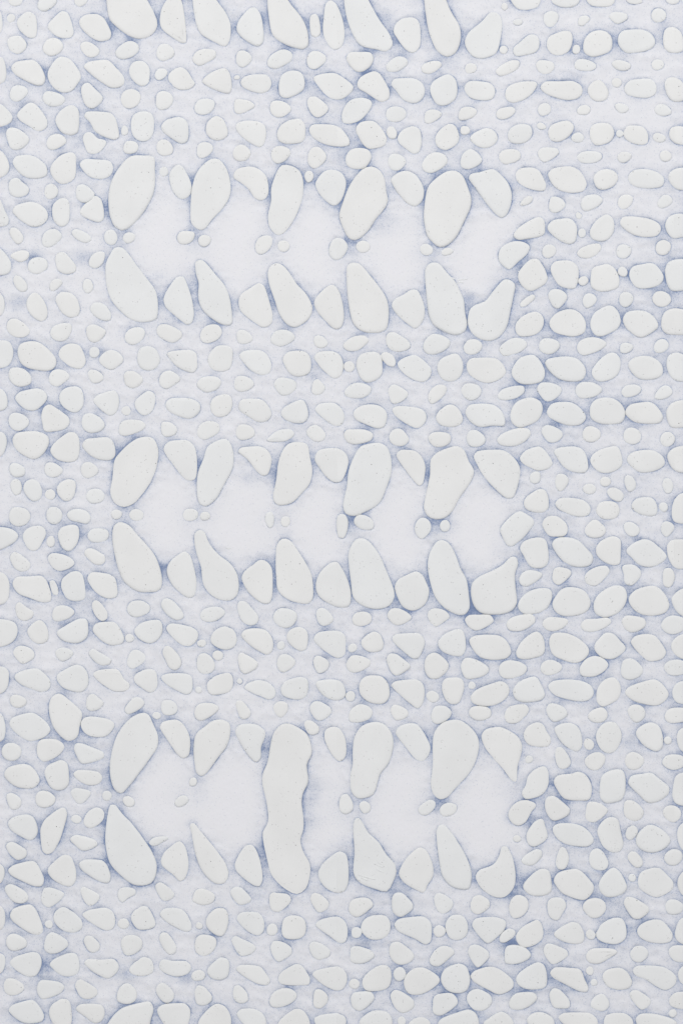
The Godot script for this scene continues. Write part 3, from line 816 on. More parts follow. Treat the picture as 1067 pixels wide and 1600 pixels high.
	lump("pebble", [79, 520, 84, 510, 101, 505, 111, 507, 112, 517, 104, 530, 94, 533, 83, 529])
	# rows
	lump("pebble", [135, 514, 138, 509, 148, 507, 166, 517, 164, 523, 152, 534, 143, 534, 137, 526])
	lump("pebble", [195, 526, 201, 516, 216, 511, 226, 516, 225, 526, 216, 536, 204, 538, 197, 533])
	lump("pebble", [245, 516, 249, 508, 261, 507, 284, 519, 284, 526, 270, 535, 256, 530, 247, 523])
	lump("pebble", [313, 524, 318, 513, 330, 507, 342, 509, 347, 519, 341, 529, 324, 536, 315, 532])
	lump("pebble", [370, 526, 372, 517, 379, 515, 390, 521, 395, 530, 387, 536, 374, 536])
	lump("pebble", [423, 533, 429, 519, 441, 515, 455, 519, 461, 527, 452, 536, 438, 541, 428, 538])
	lump("pebble", [490, 531, 493, 525, 501, 524, 509, 530, 512, 537, 505, 543, 494, 541])
	lump("pebble", [536, 540, 541, 533, 556, 525, 570, 525, 576, 531, 569, 540, 556, 548, 542, 547])
	lump("pebble", [603, 533, 606, 521, 615, 519, 625, 524, 638, 533, 641, 541, 634, 547, 617, 549, 607, 543])
	lump("stone", [661, 541, 666, 529, 676, 522, 690, 524, 703, 533, 701, 541, 689, 550, 673, 554, 664, 550])
	lump("pebble", [724, 543, 729, 533, 739, 530, 750, 534, 753, 541, 746, 551, 734, 554, 726, 550])
	lump("pebble", [780, 545, 787, 536, 804, 528, 818, 531, 823, 538, 816, 547, 801, 554, 785, 555])
	lump("pebble", [842, 538, 847, 530, 860, 529, 872, 534, 874, 541, 865, 551, 853, 553, 844, 548])
	lump("pebble", [901, 543, 906, 533, 922, 527, 939, 530, 947, 537, 941, 544, 924, 552, 908, 554])
	lump("pebble", [1021, 543, 1026, 533, 1037, 530, 1044, 537, 1043, 544, 1033, 551, 1023, 550])
	lump("stone", [-11, 534, 0, 532, 14, 534, 20, 544, 20, 558, 13, 571, 0, 575, -11, 573])
	lump("stone", [28, 549, 32, 538, 51, 533, 63, 536, 79, 549, 88, 562, 86, 573, 76, 579, 45, 575, 34, 568])
	lump("stone", [92, 554, 98, 542, 112, 537, 124, 540, 131, 552, 134, 566, 128, 575, 114, 574, 101, 566])
	lump("bead", [140, 550, 143, 543, 152, 543, 156, 551, 150, 558, 142, 557])
	lump("pebble", [155, 563, 160, 554, 173, 547, 187, 552, 193, 562, 187, 570, 174, 577, 162, 572])
	lump("stone", [215, 556, 219, 545, 232, 541, 243, 545, 250, 562, 246, 573, 232, 579, 219, 573])
	lump("stone", [261, 552, 267, 549, 297, 547, 306, 551, 308, 575, 302, 582, 292, 580, 276, 572])
	lump("stone", [325, 563, 329, 551, 339, 541, 353, 540, 362, 544, 363, 561, 358, 576, 342, 580, 331, 576])
	lump("stone", [374, 555, 380, 549, 404, 547, 415, 552, 424, 569, 421, 582, 410, 586, 393, 579, 382, 568])
	lump("stone", [442, 561, 449, 551, 469, 548, 480, 552, 486, 566, 483, 582, 463, 588, 452, 582])
	lump("stone", [491, 558, 497, 551, 519, 549, 531, 555, 536, 572, 532, 587, 522, 591, 509, 582, 497, 569])
	lump("bead", [537, 572, 540, 566, 549, 565, 554, 572, 550, 580, 541, 580])
	lump("stone", [557, 569, 561, 556, 572, 551, 587, 550, 594, 555, 597, 569, 596, 585, 586, 594, 573, 597, 563, 590, 559, 580])
	lump("pebble", [595, 554, 601, 550, 613, 555, 618, 565, 616, 572, 608, 572, 600, 565])
	lump("stone", [683, 575, 687, 563, 701, 555, 714, 553, 721, 562, 723, 575, 717, 590, 704, 596, 691, 592])
	lump("bead", [968, 544, 971, 537, 982, 536, 989, 541, 985, 548, 976, 552, 969, 550])
	lump("stone", [1041, 566, 1045, 555, 1057, 551, 1073, 558, 1082, 572, 1082, 589, 1068, 596, 1051, 592, 1043, 580])
	lump("pebble", [14, 586, 17, 576, 25, 574, 38, 577, 49, 589, 48, 599, 31, 604, 20, 599])
	lump("pebble", [77, 590, 82, 580, 91, 577, 104, 581, 109, 588, 101, 597, 89, 604, 79, 599])
	lump("pebble", [137, 583, 141, 578, 149, 578, 160, 585, 162, 592, 153, 598, 145, 598, 140, 592])
	lump("pebble", [194, 586, 197, 581, 209, 580, 222, 589, 224, 594, 215, 604, 205, 606, 197, 601])
	lump("pebble", [249, 594, 254, 583, 264, 579, 277, 585, 282, 592, 273, 601, 259, 607, 251, 602])
	lump("pebble", [308, 601, 313, 592, 325, 588, 341, 590, 346, 596, 341, 606, 324, 613, 313, 608])
	lump("pebble", [366, 599, 370, 589, 383, 588, 394, 594, 397, 601, 390, 608, 376, 612, 367, 607])
	lump("pebble", [428, 599, 435, 591, 449, 591, 462, 597, 462, 607, 452, 616, 441, 617, 431, 608])
	lump("stone", [621, 568, 628, 561, 648, 555, 659, 561, 673, 576, 673, 585, 663, 596, 651, 595, 634, 586, 624, 576])
	lump("stone", [729, 570, 734, 561, 749, 559, 776, 561, 787, 572, 790, 582, 780, 592, 760, 598, 743, 592, 732, 583])
	lump("stone", [799, 583, 804, 569, 813, 559, 834, 555, 844, 565, 851, 583, 847, 594, 829, 600, 809, 597])
	lump("stone", [851, 566, 856, 561, 885, 557, 902, 561, 913, 573, 915, 582, 909, 593, 898, 596, 874, 592, 858, 579])
	lump("stone", [924, 583, 930, 570, 944, 556, 958, 551, 967, 558, 969, 570, 964, 585, 950, 594, 933, 595])
	lump("stone", [981, 569, 988, 560, 1009, 556, 1024, 561, 1034, 572, 1034, 585, 1020, 592, 1000, 592, 989, 585])
	lump("pebble", [-11, 610, 0, 607, 8, 613, 12, 625, 10, 637, 0, 642, -11, 641])
	lump("stone", [24, 621, 31, 613, 59, 607, 69, 611, 74, 621, 70, 629, 55, 641, 42, 640, 30, 631])
	lump("stone", [93, 621, 98, 610, 112, 604, 125, 606, 131, 620, 128, 637, 118, 644, 104, 639, 96, 631])
	lump("stone", [146, 625, 152, 618, 179, 610, 184, 615, 186, 631, 180, 646, 172, 649, 157, 639])
	lump("pebble", [211, 629, 218, 620, 232, 611, 241, 615, 242, 631, 236, 644, 225, 649, 215, 642])
	lump("stone", [259, 631, 266, 623, 287, 622, 298, 623, 312, 631, 312, 642, 298, 654, 281, 651, 264, 642])
	lump("stone", [329, 635, 332, 624, 345, 617, 359, 618, 363, 628, 359, 644, 348, 651, 335, 649])
	lump("pebble", [487, 607, 490, 596, 496, 592, 504, 599, 508, 607, 502, 615, 493, 617, 487, 613])
	lump("pebble", [538, 614, 542, 606, 553, 599, 567, 599, 580, 606, 578, 614, 568, 621, 553, 622, 542, 620])
	lump("pebble", [607, 607, 613, 601, 622, 603, 637, 613, 637, 618, 625, 628, 613, 630, 608, 620])
	lump("pebble", [669, 618, 676, 606, 687, 601, 697, 604, 697, 611, 687, 624, 674, 631, 670, 627])
	lump("pebble", [720, 610, 725, 601, 735, 599, 748, 603, 752, 611, 746, 621, 735, 625, 726, 621])
	lump("pebble", [777, 618, 784, 609, 805, 603, 818, 604, 819, 611, 808, 621, 788, 625, 779, 623])
	lump("pebble", [839, 607, 844, 599, 863, 599, 877, 607, 875, 615, 865, 624, 854, 627, 844, 618])
	lump("pebble", [899, 608, 905, 599, 919, 597, 933, 601, 940, 608, 933, 617, 916, 622, 903, 620])
	lump("pebble", [970, 613, 976, 604, 992, 601, 1001, 606, 999, 613, 989, 619, 975, 620])
	lump("pebble", [1022, 621, 1030, 607, 1040, 602, 1048, 607, 1050, 614, 1040, 622, 1027, 624])
	lump("pebble", [14, 656, 18, 647, 27, 645, 41, 651, 46, 660, 39, 669, 27, 673, 17, 667])
	lump("stone", [65, 651, 69, 637, 77, 632, 87, 637, 107, 652, 109, 660, 103, 669, 84, 674, 70, 673, 67, 662])
	lump("pebble", [128, 658, 132, 648, 143, 646, 159, 655, 164, 665, 157, 673, 141, 676, 131, 670])
	lump("bead", [190, 642, 193, 636, 201, 635, 205, 642, 202, 648, 194, 648])
	lump("stone", [373, 634, 377, 625, 396, 623, 410, 625, 422, 639, 424, 649, 415, 658, 403, 659, 390, 652, 376, 642])
	lump("stone", [439, 646, 443, 638, 460, 628, 473, 625, 479, 634, 481, 651, 474, 660, 457, 660, 445, 655])
	lump("stone", [492, 639, 498, 632, 522, 630, 533, 638, 538, 651, 533, 664, 525, 666, 508, 656])
	lump("stone", [552, 646, 559, 637, 577, 632, 594, 635, 604, 645, 604, 656, 599, 667, 589, 669, 572, 663, 556, 655])
	lump("stone", [613, 639, 620, 635, 651, 637, 662, 642, 666, 651, 662, 662, 652, 669, 638, 664, 617, 649])
	lump("stone", [681, 653, 687, 641, 704, 632, 715, 638, 723, 655, 719, 663, 704, 667, 687, 663])
	lump("stone", [727, 644, 732, 634, 749, 631, 771, 633, 783, 642, 789, 658, 787, 665, 769, 665, 749, 667, 735, 659])
	lump("stone", [797, 648, 804, 631, 818, 623, 834, 622, 845, 629, 847, 642, 840, 656, 823, 665, 809, 667, 799, 659])
	lump("stone", [854, 644, 861, 632, 879, 628, 895, 630, 910, 642, 915, 652, 908, 662, 891, 665, 871, 659, 857, 651])
	lump("stone", [921, 642, 926, 628, 939, 622, 958, 623, 972, 634, 976, 648, 971, 659, 953, 663, 933, 660, 923, 653])
	lump("stone", [977, 645, 982, 634, 1000, 629, 1017, 629, 1028, 638, 1035, 652, 1030, 660, 1012, 662, 989, 658])
	lump("stone", [1041, 642, 1048, 631, 1068, 625, 1085, 628, 1090, 645, 1082, 665, 1065, 668, 1048, 667, 1043, 658])
	# second openwork band
	lump("stone", [-11, 676, 0, 674, 8, 679, 11, 690, 6, 708, 0, 714, -11, 712])
	lump("stone", [20, 687, 25, 678, 45, 674, 62, 675, 75, 682, 77, 690, 69, 707, 55, 717, 39, 712, 25, 701])
	# rows
	lump("pebble", [186, 672, 190, 660, 200, 656, 222, 658, 228, 665, 222, 672, 197, 681, 188, 679])
	lump("pebble", [252, 669, 254, 660, 266, 660, 277, 670, 273, 679, 257, 682, 253, 676])
	lump("pebble", [308, 676, 314, 663, 328, 658, 342, 663, 343, 673, 332, 682, 318, 687, 311, 683])
	lump("pebble", [369, 674, 373, 665, 386, 664, 396, 670, 398, 679, 390, 685, 376, 687, 370, 682])
	lump("pebble", [417, 688, 429, 676, 441, 671, 456, 672, 460, 678, 449, 688, 435, 690, 422, 690])
	lump("pebble", [479, 674, 484, 667, 494, 664, 502, 669, 509, 680, 504, 688, 491, 689, 482, 682])
	lump("stone", [537, 679, 541, 672, 552, 671, 572, 672, 583, 679, 580, 687, 555, 694, 542, 690])
	lump("pebble", [608, 682, 614, 672, 625, 670, 635, 679, 639, 687, 631, 696, 618, 696, 610, 690])
	lump("pebble", [669, 684, 674, 677, 690, 675, 703, 680, 703, 690, 690, 698, 676, 696])
	lump("pebble", [729, 682, 734, 673, 743, 672, 755, 680, 758, 689, 750, 697, 735, 697, 730, 691])
	lump("stone", [776, 687, 783, 679, 805, 670, 825, 670, 829, 677, 819, 690, 800, 697, 780, 694])
	lump("pebble", [846, 673, 851, 665, 863, 666, 877, 674, 879, 680, 871, 689, 858, 691, 850, 683])
	lump("pebble", [910, 676, 916, 667, 927, 667, 937, 674, 937, 683, 927, 690, 912, 687])
	lump("pebble", [974, 679, 979, 670, 991, 669, 1000, 677, 999, 689, 988, 694, 976, 689])
	lump("pebble", [1031, 686, 1036, 677, 1045, 675, 1054, 684, 1050, 694, 1040, 698, 1033, 693])
	# second openwork band
	lump("stone", [79, 704, 84, 694, 107, 676, 117, 676, 123, 684, 124, 707, 119, 719, 108, 722, 90, 718, 82, 711])
	lump("stone", [129, 696, 134, 687, 146, 685, 170, 684, 178, 693, 180, 711, 174, 718, 157, 718, 141, 711])
	lump("petal", [256, 701, 263, 691, 278, 688, 295, 689, 304, 698, 308, 726, 304, 749, 294, 751, 284, 743, 270, 725, 260, 711])
	lump("petal", [372, 705, 376, 700, 390, 698, 407, 698, 418, 704, 424, 715, 422, 732, 417, 742, 410, 743, 401, 736, 387, 718])
	lump("petal", [492, 717, 497, 705, 508, 701, 528, 701, 539, 707, 544, 719, 539, 741, 532, 752, 522, 753, 511, 746, 500, 732])
	lump("petal", [619, 711, 624, 704, 637, 703, 649, 705, 659, 715, 664, 729, 660, 756, 655, 759, 648, 753, 634, 735])
	lump("stone", [812, 717, 820, 705, 843, 698, 851, 704, 863, 724, 858, 731, 840, 735, 829, 731, 818, 725])
	lump("stone", [865, 705, 872, 700, 899, 698, 910, 703, 916, 714, 918, 732, 913, 738, 891, 736, 879, 728, 870, 715])
	lump("stone", [922, 718, 930, 707, 950, 699, 964, 698, 969, 707, 971, 726, 961, 735, 943, 739, 929, 732])
	lump("stone", [979, 717, 986, 708, 1006, 703, 1023, 705, 1036, 715, 1038, 725, 1026, 734, 1000, 738, 986, 729])
	lump("stone", [1042, 712, 1048, 703, 1065, 697, 1082, 701, 1088, 721, 1076, 735, 1062, 738, 1050, 732])
	lump("pebble", [15, 732, 19, 724, 27, 724, 39, 732, 38, 742, 21, 744])
	lump("pebble", [70, 732, 73, 724, 80, 722, 93, 728, 99, 735, 94, 742, 82, 746, 73, 742])
	lump("pebble", [127, 731, 131, 724, 139, 722, 150, 728, 154, 735, 148, 743, 136, 747, 129, 742])
	lump("petal", [173, 771, 176, 749, 180, 718, 191, 704, 208, 689, 222, 683, 239, 685, 247, 701, 246, 724, 239, 746, 225, 769, 208, 787, 194, 792, 181, 787])
	lump("petal", [308, 755, 311, 735, 318, 718, 325, 698, 339, 689, 353, 686, 360, 693, 365, 710, 363, 732, 353, 752, 337, 780, 322, 791, 313, 788, 309, 777])
	lump("petal", [427, 774, 432, 749, 435, 724, 442, 704, 452, 693, 466, 691, 479, 694, 484, 715, 488, 738, 484, 755, 471, 771, 455, 786, 435, 789, 428, 783])
	lump("petal", [536, 791, 542, 760, 545, 735, 555, 710, 563, 698, 592, 692, 604, 698, 611, 718, 611, 738, 603, 763, 592, 786, 569, 800, 552, 806, 540, 802])
	lump("petal", [662, 794, 667, 766, 672, 741, 673, 718, 682, 708, 701, 700, 714, 697, 725, 704, 732, 721, 740, 735, 735, 752, 718, 777, 707, 797, 696, 808, 679, 811, 667, 805])
	lump("petal", [740, 712, 746, 705, 769, 703, 786, 704, 802, 715, 812, 732, 808, 760, 801, 777, 793, 779, 780, 770, 757, 746, 745, 725])
	lump("bead", [827, 745, 832, 738, 842, 738, 844, 746, 839, 755, 830, 754])
	lump("pebble", [867, 750, 871, 741, 881, 741, 888, 750, 884, 760, 875, 768, 869, 763])
	lump("bead", [937, 753, 941, 746, 950, 746, 954, 752, 950, 759, 940, 759])
	lump("pebble", [975, 752, 978, 743, 986, 744, 993, 755, 991, 764, 982, 768, 977, 760])
	lump("pebble", [1034, 757, 1038, 748, 1047, 749, 1051, 757, 1048, 769, 1041, 771, 1036, 764])
	lump("pebble", [17, 756, 22, 749, 30, 750, 34, 759, 32, 770, 25, 774, 19, 767])
	lump("pebble", [37, 762, 42, 752, 52, 749, 60, 753, 66, 767, 63, 779, 53, 783, 44, 777])
	lump("bead", [70, 773, 74, 766, 82, 765, 87, 773, 83, 780, 75, 780])
	lump("pebble", [89, 764, 94, 755, 107, 749, 117, 752, 118, 766, 112, 780, 103, 783, 94, 777])
	lump("pebble", [135, 776, 139, 767, 153, 764, 163, 771, 162, 781, 152, 786, 141, 785])
	lump("stone", [818, 786, 823, 776, 843, 764, 851, 766, 856, 777, 856, 794, 850, 800, 834, 800, 822, 795])
	lump("bead", [910, 763, 915, 757, 926, 757, 931, 764, 926, 771, 915, 771])
	lump("pebble", [948, 767, 954, 762, 965, 764, 974, 774, 969, 783, 958, 781, 950, 774])
	lump("pebble", [15, 804, 20, 794, 31, 793, 44, 798, 48, 808, 42, 818, 27, 822, 17, 816])
	lump("pebble", [73, 802, 77, 794, 89, 793, 97, 801, 96, 812, 87, 819, 76, 815])
	lump("pebble", [105, 804, 112, 797, 127, 796, 138, 801, 142, 811, 136, 818, 124, 816, 110, 812])
	lump("bead", [174, 803, 178, 797, 186, 797, 191, 802, 188, 809, 179, 811])
	lump("bead", [202, 804, 207, 797, 216, 796, 224, 802, 222, 811, 212, 814, 205, 811])
	lump("pebble", [286, 805, 290, 797, 299, 795, 309, 800, 308, 809, 298, 814, 289, 812])
	lump("bead", [313, 805, 318, 800, 326, 801, 329, 807, 324, 812, 315, 812])
	lump("bead", [414, 809, 418, 801, 424, 800, 428, 807, 427, 821, 422, 825, 416, 818])
	lump("bead", [439, 812, 445, 807, 452, 809, 453, 816, 448, 823, 441, 821])
	lump("pebble", [526, 815, 529, 805, 538, 804, 543, 812, 542, 830, 536, 841, 529, 839])
	lump("pebble", [553, 815, 558, 806, 568, 805, 580, 811, 584, 819, 582, 826, 572, 828, 561, 825])
	lump("bead", [687, 821, 691, 814, 698, 813, 703, 821, 700, 829, 691, 830])
	lump("stone", [867, 787, 874, 779, 899, 779, 913, 783, 922, 794, 919, 804, 905, 807, 885, 802, 871, 794])
	lump("pebble", [931, 797, 937, 786, 950, 783, 964, 788, 967, 800, 961, 809, 944, 811, 934, 805])
	lump("stone", [986, 791, 992, 781, 1006, 777, 1019, 779, 1026, 791, 1024, 804, 1012, 806, 995, 801])
	lump("bead", [1029, 791, 1033, 785, 1040, 786, 1043, 793, 1038, 800, 1031, 797])
	lump("stone", [1049, 802, 1054, 780, 1065, 771, 1079, 774, 1088, 791, 1085, 811, 1071, 818, 1052, 814])
	lump("stone", [-11, 826, 6, 824, 22, 829, 29, 837, 25, 845, 3, 858, -11, 860])
	lump("stone", [36, 837, 41, 828, 55, 822, 67, 823, 72, 832, 67, 846, 58, 859, 49, 860, 41, 852])
	lump("bead", [73, 847, 76, 839, 82, 837, 86, 845, 83, 854, 76, 854])
	lump("stone", [91, 835, 96, 825, 115, 820, 122, 823, 124, 835, 119, 852, 108, 861, 98, 856])
	lump("pebble", [137, 837, 143, 828, 157, 826, 169, 830, 169, 840, 163, 846, 143, 846])
	lump("pebble", [648, 826, 652, 814, 660, 809, 670, 814, 673, 826, 667, 836, 658, 842, 651, 836])
	lump("stone", [781, 828, 787, 818, 804, 802, 812, 799, 823, 804, 834, 815, 827, 828, 815, 842, 798, 854, 792, 852, 784, 837])
	lump("stone", [847, 819, 853, 809, 865, 806, 878, 812, 886, 823, 884, 835, 871, 838, 858, 837, 851, 829])
	lump("pebble", [913, 828, 919, 818, 929, 812, 939, 818, 946, 828, 941, 837, 927, 840, 916, 836])
	lump("pebble", [974, 822, 978, 816, 989, 817, 999, 828, 995, 836, 986, 838, 978, 833])
	lump("pebble", [1032, 826, 1036, 816, 1044, 815, 1053, 823, 1048, 833, 1040, 839, 1034, 833])
	lump("pebble", [16, 871, 22, 863, 32, 866, 48, 881, 46, 889, 34, 893, 24, 888])
	lump("pebble", [75, 871, 80, 865, 96, 866, 112, 873, 117, 880, 110, 887, 93, 892, 83, 887])
	lump("pebble", [132, 863, 138, 857, 149, 859, 157, 864, 164, 868, 163, 880, 150, 882, 139, 874])
	lump("petal", [176, 837, 178, 823, 186, 816, 202, 821, 214, 835, 228, 850, 242, 868, 249, 885, 253, 905, 252, 918, 245, 924, 219, 925, 208, 920, 194, 908, 186, 891, 180, 868, 177, 852])
	lump("stone", [812, 857, 819, 846, 840, 840, 851, 843, 856, 860, 855, 881, 847, 887, 830, 886, 823, 878, 818, 868])
	lump("stone", [862, 850, 868, 842, 888, 840, 902, 844, 916, 857, 926, 871, 922, 882, 908, 886, 885, 881, 874, 871])
	lump("stone", [931, 857, 937, 847, 958, 838, 968, 843, 969, 863, 967, 881, 958, 883, 944, 878, 933, 868])
	lump("stone", [978, 861, 985, 852, 1003, 843, 1014, 844, 1028, 854, 1041, 870, 1034, 878, 1020, 885, 1000, 883, 986, 871])
	lump("stone", [1042, 852, 1048, 845, 1065, 843, 1082, 847, 1085, 874, 1073, 887, 1054, 887, 1045, 874])
	lump("petal", [261, 891, 266, 878, 279, 867, 290, 862, 297, 868, 304, 891, 307, 913, 304, 930, 297, 934, 287, 930, 269, 913])
	lump("petal", [304, 846, 305, 833, 313, 828, 320, 832, 327, 849, 342, 867, 360, 881, 369, 894, 373, 913, 370, 930, 359, 938, 342, 936, 327, 927, 318, 913, 314, 885, 307, 863], "bottle-shaped petal with a thin neck")
	lump("petal", [378, 902, 383, 892, 394, 884, 407, 875, 417, 878, 424, 887, 426, 905, 425, 933, 421, 942, 412, 943, 401, 937, 386, 922])
	lump("petal", [431, 877, 433, 852, 441, 842, 452, 844, 460, 853, 474, 874, 486, 897, 489, 919, 488, 936, 481, 943, 466, 942, 449, 936, 435, 923, 432, 902])
	lump("petal", [544, 868, 547, 856, 556, 843, 565, 841, 576, 846, 592, 866, 603, 891, 613, 916, 616, 932, 608, 946, 594, 951, 577, 950, 561, 943, 552, 933, 549, 913, 546, 891])
	lump("petal", [668, 882, 672, 863, 682, 847, 691, 844, 701, 849, 711, 866, 719, 888, 728, 905, 732, 930, 733, 950, 726, 960, 717, 961, 704, 956, 690, 946, 680, 933, 673, 913])
	lump("pebble", [811, 904, 818, 894, 829, 891, 847, 897, 843, 904, 823, 916, 813, 913])
	lump("pebble", [863, 899, 867, 888, 879, 887, 892, 894, 885, 905, 872, 914, 864, 909])
	lump("pebble", [913, 902, 920, 892, 936, 885, 948, 885, 952, 892, 944, 904, 929, 915, 916, 911])
	lump("pebble", [972, 885, 981, 882, 992, 884, 1001, 894, 998, 904, 985, 915, 976, 911, 974, 897])
	lump("pebble", [1035, 904, 1038, 889, 1047, 888, 1053, 897, 1052, 909, 1045, 918, 1037, 915])
	lump("stone", [-11, 897, 4, 895, 13, 905, 15, 922, 11, 939, 0, 945, -11, 946])
	lump("stone", [20, 911, 27, 902, 46, 901, 65, 900, 72, 906, 80, 930, 79, 939, 67, 941, 46, 934, 28, 926])
	lump("bead", [78, 908, 84, 907, 91, 920, 90, 930, 84, 929])
	lump("stone", [96, 916, 98, 905, 112, 894, 122, 893, 129, 899, 134, 927, 132, 936, 115, 939, 104, 934])
	lump("stone", [137, 902, 143, 895, 169, 897, 179, 902, 184, 927, 181, 933, 169, 935, 152, 927, 142, 915])
	lump("petal", [494, 911, 500, 895, 516, 880, 526, 878, 536, 891, 545, 913, 548, 934, 545, 946, 533, 949, 516, 944, 501, 934, 495, 925])
	lump("petal", [617, 916, 622, 906, 639, 897, 651, 893, 659, 898, 666, 911, 670, 923, 665, 942, 656, 950, 645, 954, 631, 949, 621, 933])
	lump("petal", [736, 930, 738, 911, 749, 901, 769, 892, 786, 882, 797, 871, 805, 870, 809, 880, 804, 897, 805, 919, 807, 942, 800, 953, 786, 959, 766, 960, 749, 956, 741, 947], "squat petal with a spout at its upper right")
	lump("stone", [809, 947, 813, 936, 829, 923, 849, 919, 860, 922, 862, 933, 854, 950, 843, 957, 820, 959, 812, 954])
	lump("stone", [863, 944, 868, 932, 879, 920, 899, 918, 915, 926, 922, 942, 917, 954, 902, 961, 879, 962, 868, 956])
	lump("stone", [927, 947, 931, 934, 944, 922, 961, 915, 974, 918, 979, 930, 975, 946, 961, 960, 941, 964, 930, 958])
	lump("stone", [982, 936, 989, 925, 1006, 917, 1023, 916, 1037, 927, 1045, 946, 1040, 956, 1020, 962, 1000, 959, 988, 950])
	lump("stone", [1049, 936, 1057, 925, 1071, 919, 1088, 925, 1093, 944, 1085, 960, 1068, 963, 1057, 956])
	lump("pebble", [25, 946, 30, 941, 42, 949, 53, 957, 51, 964, 37, 970, 28, 964])
	lump("pebble", [82, 961, 86, 950, 97, 946, 111, 950, 117, 956, 111, 964, 93, 971, 84, 969])
	lump("pebble", [144, 944, 149, 938, 157, 942, 168, 958, 167, 967, 159, 970, 149, 961])
	lump("pebble", [199, 950, 205, 941, 222, 939, 234, 947, 233, 956, 225, 961, 211, 964, 201, 958])
	lump("pebble", [252, 943, 259, 935, 270, 939, 284, 954, 287, 964, 278, 969, 266, 964, 256, 954])
	lump("pebble", [313, 961, 318, 953, 334, 948, 346, 950, 352, 957, 345, 965, 328, 972, 315, 968])
	lump("pebble", [371, 947, 374, 940, 383, 940, 396, 953, 404, 965, 401, 974, 389, 977, 379, 971, 374, 961])
	# rows
	lump("pebble", [427, 964, 435, 952, 449, 951, 463, 958, 464, 965, 457, 977, 446, 981, 432, 975])
	lump("pebble", [494, 958, 498, 951, 507, 951, 518, 961, 521, 968, 515, 975, 504, 978, 497, 972])
	lump("pebble", [550, 967, 555, 959, 569, 956, 579, 961, 580, 970, 572, 977, 558, 978, 552, 974])
	lump("pebble", [605, 961, 611, 952, 622, 951, 637, 958, 643, 965, 637, 971, 620, 977, 610, 971])
	lump("pebble", [668, 961, 672, 953, 684, 951, 697, 956, 702, 964, 693, 972, 680, 979, 672, 972])
	lump("pebble", [726, 968, 732, 962, 749, 961, 766, 962, 771, 970, 760, 979, 743, 985, 732, 979])
	lump("pebble", [791, 975, 798, 966, 815, 961, 832, 961, 836, 970, 829, 978, 812, 986, 795, 984])
	lump("pebble", [847, 974, 854, 966, 871, 965, 886, 968, 887, 973, 877, 982, 861, 986, 851, 982])
	lump("pebble", [907, 977, 913, 969, 933, 967, 950, 966, 955, 971, 947, 979, 927, 987, 912, 985])
	lump("pebble", [971, 970, 976, 963, 992, 963, 1007, 968, 1008, 977, 1000, 984, 985, 988, 975, 981])
	lump("stone", [-11, 970, 11, 969, 24, 974, 28, 985, 24, 998, 11, 1008, -11, 1009])
	lump("pebble", [43, 986, 49, 977, 63, 969, 72, 977, 76, 992, 74, 1001, 62, 1006, 51, 1001])
	lump("stone", [89, 988, 101, 979, 124, 967, 135, 968, 138, 979, 136, 995, 124, 1004, 104, 1003, 93, 996])
	lump("stone", [145, 984, 150, 975, 166, 972, 180, 973, 187, 981, 194, 998, 191, 1005, 174, 1008, 159, 1001])
	lump("bead", [196, 996, 200, 991, 207, 992, 210, 998, 205, 1003, 198, 1002])
	lump("stone", [210, 986, 219, 975, 239, 969, 250, 970, 254, 981, 250, 995, 236, 1005, 222, 1001, 214, 994])
	lump("stone", [260, 981, 266, 975, 281, 976, 301, 981, 309, 988, 308, 999, 298, 1009, 287, 1009, 270, 996])
	lump("bead", [308, 1005, 313, 1000, 321, 1001, 322, 1007, 317, 1011, 311, 1010])
	lump("stone", [330, 995, 337, 985, 352, 979, 365, 985, 370, 998, 367, 1009, 353, 1015, 337, 1010, 330, 1003])
	lump("stone", [377, 992, 382, 985, 396, 982, 415, 985, 424, 995, 427, 1006, 424, 1019, 417, 1023, 404, 1017, 387, 1005])
	lump("stone", [448, 996, 453, 985, 469, 980, 479, 986, 481, 1001, 477, 1015, 470, 1017, 457, 1010])
	lump("stone", [490, 998, 497, 989, 528, 986, 538, 992, 540, 1009, 538, 1024, 528, 1028, 514, 1022, 498, 1009])
	lump("pebble", [564, 1003, 570, 995, 585, 987, 593, 991, 599, 1006, 596, 1015, 580, 1019, 568, 1013])
	lump("stone", [612, 998, 617, 992, 634, 990, 656, 991, 663, 1002, 660, 1016, 653, 1028, 645, 1029, 628, 1016, 617, 1006])
	lump("stone", [684, 1005, 690, 995, 707, 985, 721, 984, 726, 995, 727, 1015, 722, 1024, 710, 1025, 690, 1017])
	lump("pebble", [1032, 978, 1038, 967, 1051, 962, 1068, 967, 1073, 977, 1065, 986, 1048, 991, 1036, 985])
	lump("pebble", [21, 1020, 27, 1011, 39, 1010, 52, 1017, 54, 1026, 46, 1033, 35, 1037, 27, 1030])
	lump("pebble", [87, 1019, 93, 1013, 105, 1013, 115, 1020, 111, 1027, 97, 1033, 90, 1028])
	lump("pebble", [139, 1020, 145, 1014, 155, 1019, 174, 1031, 172, 1037, 159, 1040, 146, 1031])
	lump("pebble", [199, 1033, 204, 1020, 212, 1015, 225, 1022, 228, 1029, 222, 1037, 207, 1045, 200, 1041])
	lump("pebble", [254, 1019, 260, 1009, 267, 1011, 281, 1027, 283, 1039, 274, 1047, 266, 1044, 259, 1031])
	lump("pebble", [308, 1036, 311, 1024, 320, 1021, 330, 1027, 336, 1041, 331, 1050, 318, 1053, 310, 1047])
	lump("bead", [332, 1024, 337, 1017, 345, 1018, 349, 1024, 345, 1031, 337, 1031])
	lump("pebble", [372, 1026, 376, 1020, 387, 1024, 403, 1036, 400, 1044, 382, 1053, 376, 1048])
	lump("bead", [433, 1009, 436, 1003, 443, 1003, 445, 1010, 441, 1015, 434, 1014])
	lump("pebble", [433, 1036, 438, 1024, 449, 1023, 462, 1033, 459, 1041, 442, 1051, 435, 1046])
